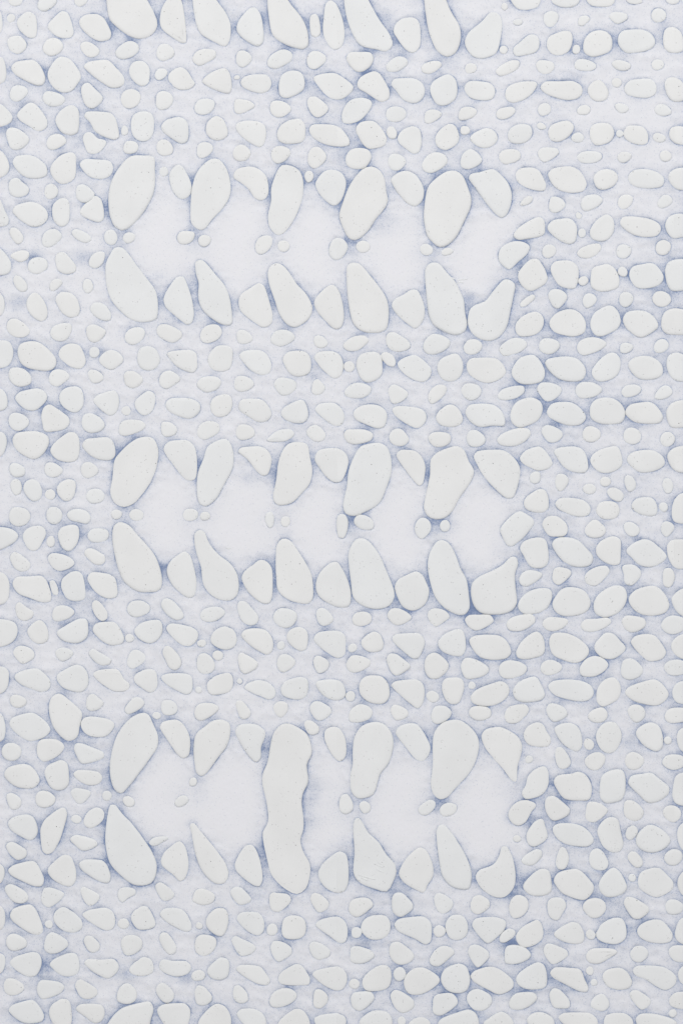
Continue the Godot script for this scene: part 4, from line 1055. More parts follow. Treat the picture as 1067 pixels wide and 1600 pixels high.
	lump("pebble", [490, 1033, 494, 1025, 504, 1027, 514, 1036, 511, 1046, 498, 1052, 493, 1046])
	lump("bead", [544, 1012, 549, 1006, 556, 1007, 558, 1013, 552, 1019, 545, 1018])
	lump("pebble", [541, 1037, 547, 1026, 556, 1024, 572, 1028, 579, 1034, 576, 1041, 565, 1048, 552, 1051, 544, 1047])
	lump("pebble", [604, 1029, 608, 1022, 618, 1022, 631, 1031, 641, 1041, 634, 1048, 618, 1056, 611, 1050])
	lump("stone", [733, 999, 741, 994, 763, 992, 783, 995, 794, 1006, 798, 1020, 791, 1028, 769, 1031, 749, 1026, 739, 1015])
	lump("stone", [806, 1020, 811, 1008, 823, 995, 839, 987, 847, 994, 851, 1015, 846, 1024, 818, 1030, 808, 1027])
	lump("stone", [858, 1001, 863, 991, 879, 989, 896, 994, 910, 1003, 920, 1017, 913, 1029, 899, 1036, 879, 1031, 863, 1022])
	lump("stone", [928, 1012, 933, 1001, 947, 989, 958, 991, 969, 1002, 977, 1013, 969, 1023, 953, 1030, 936, 1024])
	lump("stone", [985, 1003, 991, 995, 1009, 991, 1023, 994, 1031, 1003, 1040, 1020, 1034, 1029, 1014, 1033, 1003, 1026])
	lump("stone", [1048, 1009, 1054, 998, 1068, 991, 1085, 995, 1090, 1015, 1079, 1029, 1065, 1029, 1052, 1020])
	lump("stone", [-11, 1042, 4, 1042, 13, 1048, 14, 1060, 11, 1075, 3, 1083, -11, 1084])
	lump("stone", [23, 1057, 34, 1049, 59, 1045, 70, 1053, 79, 1065, 77, 1076, 67, 1081, 48, 1076, 31, 1068])
	lump("stone", [89, 1057, 101, 1047, 121, 1039, 132, 1044, 138, 1057, 136, 1074, 127, 1081, 110, 1079, 96, 1072])
	lump("stone", [146, 1053, 153, 1048, 183, 1046, 190, 1054, 194, 1062, 202, 1068, 201, 1077, 180, 1080, 163, 1071, 152, 1062])
	lump("stone", [209, 1060, 216, 1051, 231, 1046, 242, 1048, 246, 1061, 245, 1075, 236, 1082, 222, 1075, 212, 1067])
	lump("stone", [252, 1058, 264, 1053, 290, 1053, 299, 1057, 301, 1068, 299, 1081, 292, 1085, 273, 1077, 259, 1068])
	lump("bead", [370, 1064, 373, 1060, 377, 1061, 379, 1066, 374, 1069])
	lump("stone", [663, 1039, 667, 1026, 679, 1020, 690, 1026, 701, 1039, 698, 1048, 684, 1060, 672, 1060, 665, 1051])
	lump("stone", [720, 1040, 726, 1029, 738, 1029, 755, 1037, 764, 1046, 757, 1055, 741, 1060, 728, 1060, 722, 1051])
	lump("stone", [779, 1047, 784, 1036, 798, 1032, 815, 1036, 823, 1044, 818, 1053, 798, 1060, 784, 1058])
	lump("pebble", [844, 1044, 850, 1034, 864, 1032, 878, 1041, 875, 1048, 860, 1055, 849, 1053])
	lump("stone", [905, 1047, 910, 1036, 924, 1026, 939, 1028, 950, 1039, 944, 1048, 927, 1057, 908, 1055])
	lump("pebble", [970, 1043, 975, 1031, 985, 1029, 998, 1037, 1004, 1048, 998, 1057, 982, 1062, 972, 1057])
	lump("pebble", [1037, 1041, 1043, 1034, 1057, 1031, 1073, 1037, 1076, 1047, 1065, 1054, 1048, 1055, 1040, 1050])
	lump("pebble", [16, 1092, 21, 1086, 34, 1088, 42, 1095, 38, 1103, 27, 1106, 19, 1102])
	lump("pebble", [135, 1098, 138, 1088, 145, 1084, 155, 1091, 162, 1098, 156, 1107, 142, 1111, 136, 1107])
	lump("bead", [305, 1078, 308, 1073, 314, 1074, 316, 1078, 313, 1083, 307, 1082])
	lump("stone", [324, 1068, 331, 1060, 348, 1053, 360, 1053, 364, 1065, 360, 1079, 348, 1084, 330, 1085, 325, 1079])
	lump("stone", [382, 1074, 389, 1067, 407, 1063, 421, 1068, 430, 1079, 429, 1089, 421, 1093, 407, 1088, 393, 1082])
	lump("stone", [439, 1077, 446, 1065, 471, 1058, 480, 1062, 481, 1079, 477, 1089, 466, 1093, 449, 1090, 441, 1085])
	lump("stone", [493, 1068, 497, 1064, 519, 1062, 532, 1065, 539, 1077, 538, 1089, 528, 1094, 512, 1091, 500, 1081])
	lump("bead", [540, 1088, 544, 1081, 552, 1081, 555, 1088, 552, 1095, 543, 1095])
	lump("stone", [561, 1074, 565, 1062, 577, 1056, 597, 1058, 606, 1068, 608, 1088, 601, 1098, 589, 1100, 573, 1095, 563, 1085])
	lump("stone", [611, 1070, 617, 1065, 651, 1062, 659, 1067, 663, 1079, 660, 1099, 653, 1107, 642, 1100, 625, 1086])
	lump("bead", [666, 1086, 672, 1080, 680, 1081, 686, 1089, 680, 1097, 670, 1095])
	lump("stone", [690, 1074, 694, 1062, 707, 1059, 721, 1061, 725, 1071, 722, 1085, 715, 1099, 704, 1100, 696, 1093])
	lump("bead", [731, 1071, 735, 1065, 741, 1067, 743, 1072, 738, 1077, 732, 1075])
	lump("stone", [735, 1089, 743, 1079, 769, 1068, 784, 1065, 793, 1071, 795, 1082, 788, 1093, 771, 1102, 749, 1102, 738, 1098])
	lump("stone", [801, 1079, 809, 1067, 826, 1059, 837, 1058, 844, 1068, 851, 1086, 846, 1093, 829, 1097, 812, 1096, 803, 1089])
	lump("stone", [856, 1072, 863, 1065, 888, 1062, 910, 1065, 923, 1072, 927, 1084, 922, 1092, 910, 1096, 888, 1093, 865, 1085])
	lump("stone", [932, 1081, 936, 1071, 947, 1061, 958, 1059, 967, 1067, 969, 1082, 964, 1093, 941, 1104, 933, 1098])
	lump("stone", [976, 1082, 982, 1074, 1006, 1065, 1023, 1062, 1033, 1068, 1044, 1085, 1038, 1095, 1026, 1102, 1006, 1100, 986, 1093])
	lump("stone", [1050, 1081, 1055, 1070, 1068, 1064, 1085, 1070, 1090, 1084, 1079, 1098, 1065, 1100, 1054, 1095])
	lump("petal", [77, 1102, 82, 1089, 91, 1084, 98, 1086, 107, 1093, 119, 1103, 129, 1115, 127, 1124, 124, 1136, 121, 1151, 108, 1158, 96, 1151, 84, 1136, 79, 1122])
	lump("pebble", [195, 1110, 200, 1100, 208, 1091, 221, 1091, 226, 1098, 221, 1106, 200, 1116])
	lump("bead", [238, 1118, 242, 1113, 249, 1114, 252, 1119, 245, 1124])
	lump("pebble", [252, 1106, 255, 1095, 266, 1094, 277, 1103, 276, 1113, 263, 1118, 255, 1115])
	lump("pebble", [304, 1116, 308, 1103, 317, 1099, 334, 1100, 342, 1106, 334, 1116, 315, 1126, 308, 1124])
	lump("pebble", [369, 1103, 370, 1096, 377, 1095, 387, 1105, 392, 1114, 387, 1122, 377, 1123, 372, 1113])
	lump("pebble", [427, 1106, 432, 1098, 441, 1096, 449, 1100, 448, 1113, 438, 1121, 431, 1116])
	lump("pebble", [484, 1106, 490, 1097, 498, 1096, 516, 1106, 518, 1113, 508, 1123, 497, 1126, 488, 1117])
	lump("pebble", [545, 1119, 549, 1109, 561, 1101, 577, 1105, 582, 1113, 577, 1123, 558, 1129, 547, 1127])
	lump("pebble", [610, 1110, 614, 1102, 621, 1102, 635, 1109, 638, 1116, 631, 1123, 618, 1125, 613, 1119])
	lump("pebble", [674, 1116, 679, 1105, 696, 1104, 705, 1112, 703, 1120, 690, 1129, 680, 1131, 674, 1124])
	lump("pebble", [732, 1115, 736, 1106, 752, 1104, 766, 1109, 766, 1119, 756, 1125, 741, 1124])
	lump("pebble", [788, 1119, 793, 1107, 805, 1102, 822, 1102, 826, 1109, 818, 1122, 805, 1130, 791, 1128])
	lump("pebble", [853, 1109, 858, 1100, 868, 1100, 882, 1107, 886, 1116, 881, 1122, 865, 1128, 858, 1122])
	lump("pebble", [918, 1119, 924, 1111, 941, 1106, 948, 1113, 947, 1123, 937, 1129, 924, 1127])
	lump("pebble", [980, 1110, 985, 1103, 998, 1102, 1007, 1110, 1005, 1122, 993, 1129, 985, 1123])
	lump("pebble", [1038, 1119, 1044, 1109, 1059, 1106, 1076, 1109, 1080, 1117, 1071, 1126, 1048, 1130, 1040, 1126])
	# third openwork band
	lump("stone", [-11, 1117, 1, 1115, 7, 1127, 9, 1141, 6, 1155, 0, 1159, -11, 1159])
	lump("stone", [15, 1130, 20, 1122, 51, 1114, 65, 1122, 76, 1133, 79, 1141, 72, 1150, 48, 1158, 34, 1152, 20, 1140])
	lump("stone", [127, 1133, 131, 1123, 141, 1120, 169, 1124, 179, 1131, 173, 1144, 163, 1151, 141, 1150, 131, 1143])
	lump("petal", [250, 1136, 254, 1129, 277, 1125, 287, 1133, 296, 1150, 297, 1167, 294, 1181, 286, 1185, 277, 1178, 261, 1155])
	lump("petal", [368, 1143, 373, 1134, 390, 1131, 404, 1134, 414, 1143, 414, 1152, 408, 1167, 407, 1185, 400, 1191, 393, 1186, 379, 1167])
	lump("pebble", [475, 1131, 479, 1126, 488, 1127, 498, 1136, 498, 1143, 491, 1148, 483, 1147, 477, 1138])
	lump("petal", [507, 1152, 509, 1141, 519, 1136, 529, 1138, 538, 1151, 541, 1172, 539, 1183, 531, 1190, 521, 1182, 512, 1167])
	lump("petal", [618, 1145, 622, 1137, 637, 1131, 651, 1132, 659, 1141, 667, 1155, 672, 1169, 667, 1183, 658, 1190, 648, 1185, 634, 1168])
	lump("stone", [818, 1147, 823, 1137, 837, 1129, 847, 1131, 854, 1144, 860, 1155, 857, 1165, 840, 1167, 827, 1164, 820, 1157])
	lump("stone", [866, 1138, 874, 1132, 891, 1130, 902, 1136, 908, 1150, 908, 1167, 902, 1174, 888, 1169, 875, 1157])
	lump("stone", [931, 1150, 936, 1137, 950, 1128, 961, 1130, 970, 1145, 970, 1155, 962, 1172, 951, 1177, 940, 1172, 933, 1161])
	lump("stone", [993, 1145, 998, 1137, 1016, 1129, 1028, 1134, 1034, 1147, 1034, 1167, 1026, 1174, 1012, 1169, 999, 1158])
	lump("bead", [1037, 1155, 1041, 1151, 1047, 1152, 1049, 1157, 1045, 1163, 1039, 1162])
	lump("pebble", [1057, 1152, 1061, 1141, 1072, 1137, 1082, 1147, 1082, 1167, 1071, 1176, 1062, 1171])
	lump("pebble", [3, 1175, 8, 1164, 20, 1161, 32, 1168, 34, 1176, 28, 1186, 18, 1189, 8, 1185])
	lump("stone", [58, 1169, 62, 1158, 79, 1155, 93, 1158, 101, 1167, 96, 1176, 84, 1185, 67, 1190, 60, 1183])
	lump("stone", [116, 1169, 119, 1162, 129, 1162, 141, 1167, 162, 1176, 163, 1183, 155, 1188, 128, 1193, 121, 1183])
	lump("petal", [172, 1197, 176, 1172, 183, 1150, 194, 1133, 208, 1120, 224, 1114, 232, 1117, 240, 1133, 247, 1150, 246, 1167, 236, 1183, 219, 1206, 202, 1228, 189, 1240, 179, 1233, 173, 1214])
	lump("petal", [303, 1167, 307, 1147, 320, 1136, 334, 1126, 348, 1125, 358, 1130, 360, 1144, 355, 1164, 339, 1186, 322, 1209, 314, 1213, 307, 1207, 304, 1189])
	lump("petal", [551, 1175, 554, 1152, 563, 1137, 580, 1129, 597, 1130, 608, 1140, 614, 1154, 613, 1172, 607, 1192, 593, 1210, 589, 1226, 583, 1241, 570, 1247, 558, 1247, 549, 1237, 547, 1212, 551, 1195])
	lump("petal", [676, 1164, 679, 1144, 690, 1131, 707, 1125, 719, 1126, 735, 1137, 746, 1152, 748, 1164, 743, 1189, 732, 1209, 712, 1231, 698, 1246, 687, 1249, 677, 1241, 673, 1226, 676, 1197])
	lump("petal", [752, 1150, 757, 1141, 780, 1136, 791, 1140, 808, 1151, 815, 1164, 813, 1181, 808, 1197, 807, 1220, 804, 1223, 797, 1217, 787, 1203, 769, 1183, 757, 1167], "petal drawn out to a thin pointed tail")
	lump("bead", [820, 1186, 823, 1181, 829, 1181, 833, 1186, 828, 1192, 822, 1192])
	lump("pebble", [867, 1178, 870, 1168, 877, 1168, 888, 1182, 891, 1193, 885, 1200, 875, 1201, 869, 1192])
	lump("bead", [912, 1161, 916, 1154, 923, 1156, 928, 1164, 922, 1172, 914, 1169])
	lump("pebble", [913, 1189, 922, 1179, 936, 1176, 945, 1183, 941, 1196, 930, 1204, 919, 1200])
	lump("pebble", [976, 1189, 981, 1178, 991, 1175, 1005, 1185, 1005, 1192, 995, 1202, 982, 1201])
	lump("pebble", [1034, 1192, 1040, 1182, 1054, 1179, 1066, 1182, 1072, 1189, 1065, 1199, 1051, 1203, 1040, 1199])
	lump("stone", [7, 1210, 13, 1200, 37, 1194, 48, 1197, 60, 1212, 62, 1221, 53, 1231, 28, 1230, 14, 1221])
	lump("stone", [70, 1206, 75, 1197, 97, 1188, 105, 1193, 108, 1212, 107, 1226, 98, 1234, 83, 1233, 75, 1223])
	lump("pebble", [115, 1209, 121, 1204, 155, 1207, 160, 1216, 155, 1224, 141, 1227, 125, 1221])
	lump("bead", [296, 1221, 299, 1216, 306, 1216, 308, 1222, 304, 1228, 297, 1227])
	lump("stone", [815, 1240, 821, 1228, 825, 1213, 837, 1202, 851, 1198, 856, 1206, 856, 1226, 851, 1237, 840, 1245, 820, 1248])
	lump("pebble", [11, 1242, 17, 1239, 28, 1244, 34, 1252, 30, 1262, 20, 1265, 13, 1256])
	lump("pebble", [56, 1247, 60, 1238, 75, 1237, 87, 1247, 84, 1256, 70, 1262, 59, 1258])
	lump("pebble", [111, 1237, 117, 1232, 129, 1233, 142, 1238, 138, 1247, 124, 1256, 115, 1247])
	lump("bead", [160, 1244, 163, 1237, 170, 1236, 175, 1244, 170, 1251, 163, 1250])
	lump("bead", [192, 1249, 198, 1244, 207, 1247, 211, 1254, 207, 1260, 198, 1260])
	lump("bead", [273, 1255, 278, 1247, 288, 1243, 295, 1249, 288, 1258, 278, 1261])
	lump("stone", [865, 1220, 871, 1212, 894, 1209, 902, 1206, 913, 1210, 922, 1223, 924, 1237, 920, 1249, 905, 1251, 882, 1248, 872, 1237])
	lump("stone", [937, 1226, 941, 1212, 958, 1203, 972, 1204, 976, 1213, 976, 1237, 971, 1249, 947, 1255, 938, 1248])
	lump("stone", [981, 1223, 986, 1213, 1006, 1209, 1017, 1208, 1028, 1216, 1045, 1231, 1044, 1240, 1026, 1253, 1012, 1254, 998, 1242])
	lump("stone", [1052, 1226, 1055, 1214, 1068, 1207, 1082, 1214, 1090, 1234, 1082, 1251, 1068, 1259, 1054, 1254, 1050, 1245])
	lump("bead", [111, 1280, 116, 1274, 124, 1275, 128, 1280, 124, 1286, 117, 1286])
	lump("pebble", [131, 1283, 138, 1269, 153, 1262, 162, 1268, 162, 1279, 153, 1289, 141, 1294, 133, 1290])
	lump("petal", [424, 1158, 429, 1143, 441, 1132, 452, 1131, 464, 1136, 480, 1148, 486, 1164, 487, 1178, 479, 1195, 481, 1212, 481, 1223, 473, 1240, 471, 1254, 474, 1279, 474, 1296, 469, 1313, 474, 1332, 484, 1351, 483, 1372, 477, 1389, 464, 1397, 449, 1391, 435, 1380, 424, 1366, 418, 1344, 412, 1316, 411, 1301, 419, 1285, 418, 1262, 414, 1242, 410, 1223, 411, 1209, 418, 1192], "long wavy petal with a scalloped edge joining the upper and lower rows")
	lump("pebble", [530, 1254, 534, 1243, 542, 1241, 551, 1255, 551, 1265, 540, 1272, 532, 1268])
	lump("bead", [561, 1259, 565, 1253, 573, 1253, 579, 1261, 576, 1269, 568, 1271])
	lump("pebble", [653, 1265, 662, 1255, 673, 1250, 680, 1254, 679, 1262, 667, 1273, 658, 1273])
	lump("pebble", [687, 1265, 693, 1257, 704, 1255, 713, 1259, 712, 1268, 701, 1275, 690, 1274])
	lump("stone", [794, 1273, 801, 1259, 812, 1252, 827, 1252, 837, 1258, 830, 1268, 820, 1285, 809, 1290, 799, 1285])
	lump("stone", [851, 1256, 854, 1247, 864, 1244, 879, 1254, 890, 1265, 888, 1272, 875, 1280, 864, 1282, 854, 1271])
	lump("pebble", [915, 1268, 919, 1254, 927, 1253, 941, 1258, 949, 1266, 943, 1275, 927, 1285, 916, 1281])
	lump("pebble", [974, 1262, 977, 1252, 986, 1251, 998, 1258, 1005, 1269, 1000, 1280, 989, 1283, 976, 1275])
	lump("pebble", [1035, 1269, 1040, 1261, 1051, 1259, 1062, 1266, 1063, 1276, 1052, 1285, 1041, 1280])
	lump("stone", [13, 1286, 20, 1278, 42, 1273, 51, 1276, 58, 1290, 58, 1304, 49, 1313, 31, 1306, 17, 1296])
	lump("stone", [64, 1296, 70, 1282, 93, 1264, 101, 1262, 105, 1271, 100, 1293, 93, 1314, 82, 1332, 73, 1335, 67, 1330])
	lump("pebble", [110, 1311, 118, 1305, 149, 1313, 153, 1319, 146, 1325, 129, 1329, 118, 1321])
	lump("bead", [233, 1317, 239, 1310, 256, 1307, 263, 1309, 253, 1317, 242, 1322, 236, 1321])
	lump("bead", [801, 1310, 805, 1305, 811, 1306, 814, 1311, 809, 1316, 803, 1315])
	lump("stone", [822, 1307, 826, 1296, 837, 1283, 847, 1280, 851, 1290, 855, 1307, 851, 1314, 834, 1323, 826, 1320])
	lump("stone", [863, 1294, 870, 1288, 891, 1287, 910, 1292, 923, 1304, 927, 1314, 919, 1322, 899, 1322, 879, 1317, 867, 1306])
	lump("stone", [933, 1299, 939, 1286, 953, 1277, 964, 1280, 969, 1299, 973, 1321, 968, 1330, 957, 1332, 943, 1324, 936, 1310])
	lump("bead", [977, 1303, 982, 1292, 989, 1290, 996, 1297, 992, 1307, 983, 1313, 978, 1309])
	lump("stone", [993, 1313, 999, 1300, 1014, 1289, 1026, 1292, 1041, 1303, 1047, 1313, 1041, 1323, 1023, 1332, 1006, 1330, 995, 1321])
	lump("stone", [1058, 1299, 1065, 1287, 1079, 1285, 1093, 1299, 1093, 1318, 1079, 1332, 1066, 1328, 1060, 1318])
	lump("pebble", [10, 1321, 17, 1316, 31, 1321, 42, 1330, 41, 1338, 28, 1344, 20, 1339, 14, 1332])
	lump("petal", [165, 1314, 166, 1294, 169, 1272, 173, 1258, 180, 1258, 191, 1272, 205, 1286, 222, 1308, 239, 1334, 245, 1353, 243, 1369, 236, 1380, 222, 1384, 208, 1382, 188, 1367, 172, 1348])
	lump("petal", [252, 1345, 256, 1334, 269, 1322, 281, 1315, 288, 1321, 294, 1342, 294, 1360, 288, 1374, 281, 1377, 273, 1369, 254, 1353])
	lump("petal", [299, 1299, 297, 1289, 301, 1286, 306, 1289, 311, 1296, 321, 1308, 339, 1330, 353, 1351, 357, 1367, 352, 1379, 342, 1382, 331, 1377, 317, 1362, 307, 1339])
	lump("petal", [552, 1290, 555, 1280, 560, 1278, 566, 1285, 575, 1301, 592, 1317, 603, 1335, 617, 1351, 619, 1362, 613, 1380, 604, 1393, 589, 1390, 563, 1380, 554, 1369, 552, 1358, 554, 1335], "petal with fine scratches and a tall narrow tip")
	lump("petal", [682, 1299, 686, 1290, 693, 1289, 707, 1304, 718, 1321, 728, 1339, 735, 1358, 736, 1375, 731, 1389, 718, 1389, 704, 1384, 691, 1368, 686, 1344, 683, 1321])
	lump("pebble", [814, 1346, 819, 1338, 839, 1327, 846, 1330, 846, 1337, 834, 1351, 823, 1352])
	lump("pebble", [868, 1352, 870, 1337, 877, 1323, 882, 1325, 888, 1338, 887, 1349, 881, 1358, 872, 1358])
	lump("pebble", [920, 1344, 924, 1330, 933, 1326, 941, 1331, 950, 1349, 946, 1358, 936, 1360, 924, 1355])
	lump("pebble", [980, 1339, 985, 1331, 993, 1332, 1003, 1344, 1003, 1352, 996, 1356, 988, 1352])
	lump("pebble", [1037, 1342, 1043, 1331, 1054, 1327, 1064, 1332, 1065, 1342, 1055, 1352, 1044, 1351])
	lump("pebble", [-11, 1351, 0, 1350, 6, 1356, 7, 1366, 1, 1380, -11, 1382])
	lump("stone", [13, 1360, 20, 1353, 53, 1346, 60, 1353, 69, 1375, 66, 1384, 55, 1385, 31, 1375, 17, 1367])
	lump("stone", [75, 1360, 84, 1348, 101, 1336, 111, 1339, 119, 1362, 118, 1377, 111, 1385, 101, 1384, 82, 1373])
	lump("stone", [124, 1349, 132, 1344, 160, 1345, 167, 1352, 173, 1370, 170, 1379, 157, 1378, 138, 1367, 128, 1359])
	lump("petal", [367, 1352, 372, 1339, 384, 1322, 393, 1320, 401, 1330, 408, 1353, 410, 1376, 405, 1385, 398, 1384, 384, 1375, 369, 1360])
	lump("petal", [497, 1365, 502, 1353, 519, 1337, 531, 1331, 540, 1335, 544, 1353, 543, 1382, 536, 1394, 525, 1395, 511, 1389, 500, 1376])
	lump("petal", [623, 1365, 628, 1352, 642, 1334, 658, 1324, 667, 1331, 676, 1353, 676, 1369, 667, 1384, 662, 1395, 651, 1391, 631, 1379])
	lump("petal", [743, 1369, 749, 1360, 771, 1351, 780, 1337, 784, 1323, 791, 1323, 800, 1339, 805, 1370, 802, 1387, 787, 1402, 771, 1401, 755, 1391, 748, 1383], "petal with a narrow horn at its upper right")
	lump("bead", [981, 1372, 985, 1366, 991, 1367, 993, 1373, 989, 1378, 983, 1376])
	lump("stone", [996, 1379, 1000, 1365, 1014, 1358, 1028, 1356, 1040, 1366, 1051, 1379, 1050, 1389, 1026, 1402, 1009, 1396, 998, 1387])
	# rows at the foot
	lump("pebble", [8, 1387, 15, 1382, 30, 1387, 42, 1396, 45, 1404, 37, 1411, 24, 1410, 13, 1400])
	lump("pebble", [65, 1405, 69, 1389, 76, 1387, 91, 1391, 101, 1397, 97, 1404, 84, 1415, 75, 1418, 67, 1412])
	lump("pebble", [126, 1391, 131, 1386, 138, 1389, 156, 1400, 153, 1408, 141, 1416, 134, 1411])
	lump("pebble", [184, 1398, 188, 1389, 202, 1387, 212, 1391, 212, 1397, 201, 1403, 191, 1410, 186, 1405])
	lump("pebble", [243, 1384, 249, 1379, 257, 1382, 273, 1397, 270, 1403, 256, 1408, 249, 1400])
	lump("pebble", [301, 1407, 307, 1391, 315, 1389, 328, 1393, 336, 1400, 334, 1408, 322, 1414, 308, 1412])
	lump("pebble", [360, 1394, 365, 1387, 376, 1387, 393, 1405, 390, 1410, 374, 1414, 365, 1405])
	lump("pebble", [421, 1408, 424, 1396, 435, 1396, 449, 1398, 455, 1405, 452, 1412, 435, 1425, 425, 1422])
	lump("pebble", [485, 1404, 490, 1396, 500, 1398, 514, 1411, 512, 1419, 498, 1426, 491, 1418])
	# third openwork band
	lump("stone", [817, 1386, 823, 1375, 844, 1358, 856, 1360, 861, 1379, 860, 1393, 851, 1399, 827, 1398])
	lump("stone", [865, 1376, 871, 1365, 899, 1358, 908, 1362, 927, 1384, 926, 1393, 913, 1406, 879, 1396, 870, 1386])
	lump("stone", [935, 1384, 941, 1370, 958, 1356, 968, 1363, 979, 1386, 975, 1394, 961, 1401, 944, 1400])
	lump("stone", [1058, 1379, 1064, 1365, 1073, 1360, 1085, 1370, 1088, 1390, 1076, 1403, 1065, 1398])
	# rows at the foot
	lump("pebble", [-11, 1417, 0, 1415, 7, 1424, 8, 1441, 3, 1452, -11, 1453])
	lump("stone", [16, 1432, 21, 1421, 48, 1414, 56, 1421, 67, 1449, 66, 1459, 53, 1460, 34, 1450, 20, 1439])
	lump("stone", [84, 1435, 87, 1425, 98, 1418, 111, 1423, 128, 1439, 129, 1448, 118, 1457, 104, 1456, 91, 1448])
	lump("stone", [129, 1429, 138, 1423, 166, 1419, 176, 1425, 180, 1438, 177, 1450, 167, 1454, 149, 1446])
	lump("stone", [205, 1434, 209, 1425, 224, 1416, 231, 1418, 242, 1438, 243, 1446, 236, 1451, 216, 1452, 208, 1443])
	lump("stone", [250, 1428, 256, 1421, 285, 1422, 299, 1443, 298, 1454, 291, 1456, 261, 1441])
	lump("stone", [322, 1439, 327, 1429, 339, 1420, 352, 1421, 357, 1435, 353, 1455, 346, 1463, 334, 1459, 324, 1449])
	lump("pebble", [545, 1418, 549, 1408, 561, 1403, 577, 1405, 583, 1414, 576, 1422, 558, 1433, 547, 1428])
	lump("stone", [612, 1411, 615, 1398, 625, 1395, 634, 1400, 645, 1414, 644, 1421, 625, 1433, 615, 1427])
	lump("pebble", [678, 1404, 683, 1396, 693, 1398, 708, 1411, 704, 1421, 691, 1428, 683, 1422])
	lump("pebble", [735, 1411, 741, 1401, 750, 1399, 764, 1408, 764, 1417, 746, 1429, 737, 1424])
	lump("pebble", [795, 1419, 800, 1404, 808, 1399, 822, 1404, 825, 1417, 816, 1431, 802, 1435, 797, 1429])
	lump("pebble", [855, 1421, 857, 1407, 865, 1403, 879, 1405, 884, 1415, 878, 1428, 870, 1438, 860, 1434])
	lump("pebble", [910, 1417, 917, 1407, 933, 1404, 944, 1410, 946, 1421, 936, 1433, 923, 1434, 915, 1427])
	lump("stone", [974, 1411, 979, 1402, 989, 1403, 1013, 1418, 1013, 1425, 998, 1436, 989, 1435])
	lump("pebble", [1039, 1415, 1044, 1407, 1057, 1407, 1067, 1415, 1065, 1424, 1054, 1429, 1043, 1427])
	lump("pebble", [10, 1470, 14, 1462, 22, 1459, 42, 1470, 41, 1479, 21, 1486, 13, 1481])
	lump("bead", [70, 1443, 75, 1438, 80, 1439, 83, 1446, 79, 1451, 73, 1449])
	lump("bead", [184, 1444, 188, 1437, 197, 1436, 202, 1445, 197, 1451, 188, 1450])
	lump("bead", [306, 1446, 310, 1441, 315, 1443, 317, 1448, 313, 1452, 307, 1450])
	lump("stone", [370, 1435, 376, 1427, 404, 1427, 412, 1438, 411, 1456, 403, 1462, 390, 1457, 376, 1445])
	lump("bead", [417, 1452, 421, 1445, 429, 1444, 434, 1452, 431, 1460, 424, 1462, 418, 1459])
	lump("stone", [441, 1446, 445, 1435, 460, 1431, 474, 1436, 478, 1450, 474, 1463, 457, 1468, 443, 1464])
	lump("stone", [493, 1445, 500, 1438, 528, 1433, 539, 1441, 543, 1457, 539, 1472, 531, 1474, 514, 1462])
	lump("bead", [549, 1457, 552, 1450, 561, 1450, 565, 1457, 561, 1465, 552, 1465])
	lump("stone", [564, 1452, 569, 1438, 583, 1431, 603, 1432, 609, 1441, 608, 1457, 599, 1466, 577, 1467])
	lump("stone", [616, 1445, 622, 1437, 662, 1433, 672, 1441, 674, 1455, 672, 1472, 665, 1476, 648, 1467, 622, 1455])
	lump("bead", [677, 1455, 682, 1447, 690, 1447, 696, 1455, 691, 1463, 682, 1464])
	lump("stone", [696, 1446, 704, 1432, 718, 1430, 726, 1435, 731, 1449, 726, 1464, 715, 1469, 703, 1466])
	lump("stone", [737, 1445, 743, 1436, 777, 1434, 790, 1441, 787, 1453, 762, 1474, 752, 1467])
	lump("pebble", [780, 1467, 784, 1459, 797, 1451, 805, 1457, 802, 1464, 788, 1473, 781, 1472])
	lump("stone", [806, 1466, 813, 1452, 829, 1442, 840, 1438, 847, 1449, 847, 1466, 834, 1477, 815, 1479])
	lump("stone", [865, 1460, 872, 1452, 894, 1441, 903, 1443, 912, 1460, 910, 1472, 899, 1475, 879, 1471])
	lump("bead", [915, 1460, 919, 1453, 926, 1455, 930, 1461, 926, 1468, 919, 1467])
	lump("stone", [931, 1460, 939, 1445, 958, 1435, 971, 1436, 978, 1453, 976, 1467, 964, 1475, 944, 1473, 933, 1467])
	lump("stone", [995, 1455, 1000, 1446, 1020, 1437, 1034, 1439, 1050, 1460, 1048, 1470, 1037, 1474, 1014, 1472, 999, 1464])
	lump("stone", [1054, 1459, 1061, 1439, 1073, 1432, 1085, 1438, 1090, 1460, 1082, 1474, 1066, 1475, 1057, 1469])
	lump("stone", [70, 1474, 74, 1462, 82, 1457, 105, 1470, 107, 1477, 93, 1488, 79, 1490, 70, 1484])
	lump("pebble", [131, 1470, 135, 1463, 143, 1463, 156, 1476, 155, 1484, 146, 1489, 139, 1486])
	lump("pebble", [190, 1470, 197, 1463, 212, 1462, 222, 1470, 221, 1481, 208, 1492, 197, 1493, 191, 1483])
	lump("pebble", [249, 1466, 253, 1458, 261, 1458, 276, 1480, 274, 1488, 266, 1492, 257, 1484])
	lump("pebble", [305, 1474, 310, 1463, 322, 1461, 337, 1467, 338, 1476, 331, 1488, 317, 1494, 307, 1488])
	lump("pebble", [362, 1469, 367, 1463, 379, 1468, 400, 1480, 396, 1488, 377, 1494, 370, 1487])
	lump("pebble", [423, 1480, 428, 1471, 441, 1472, 456, 1483, 455, 1491, 435, 1503, 428, 1497])
	lump("pebble", [483, 1479, 488, 1472, 500, 1474, 516, 1486, 514, 1494, 497, 1500, 488, 1493])
	lump("pebble", [547, 1493, 549, 1481, 559, 1479, 580, 1486, 585, 1493, 577, 1501, 561, 1506, 548, 1502])
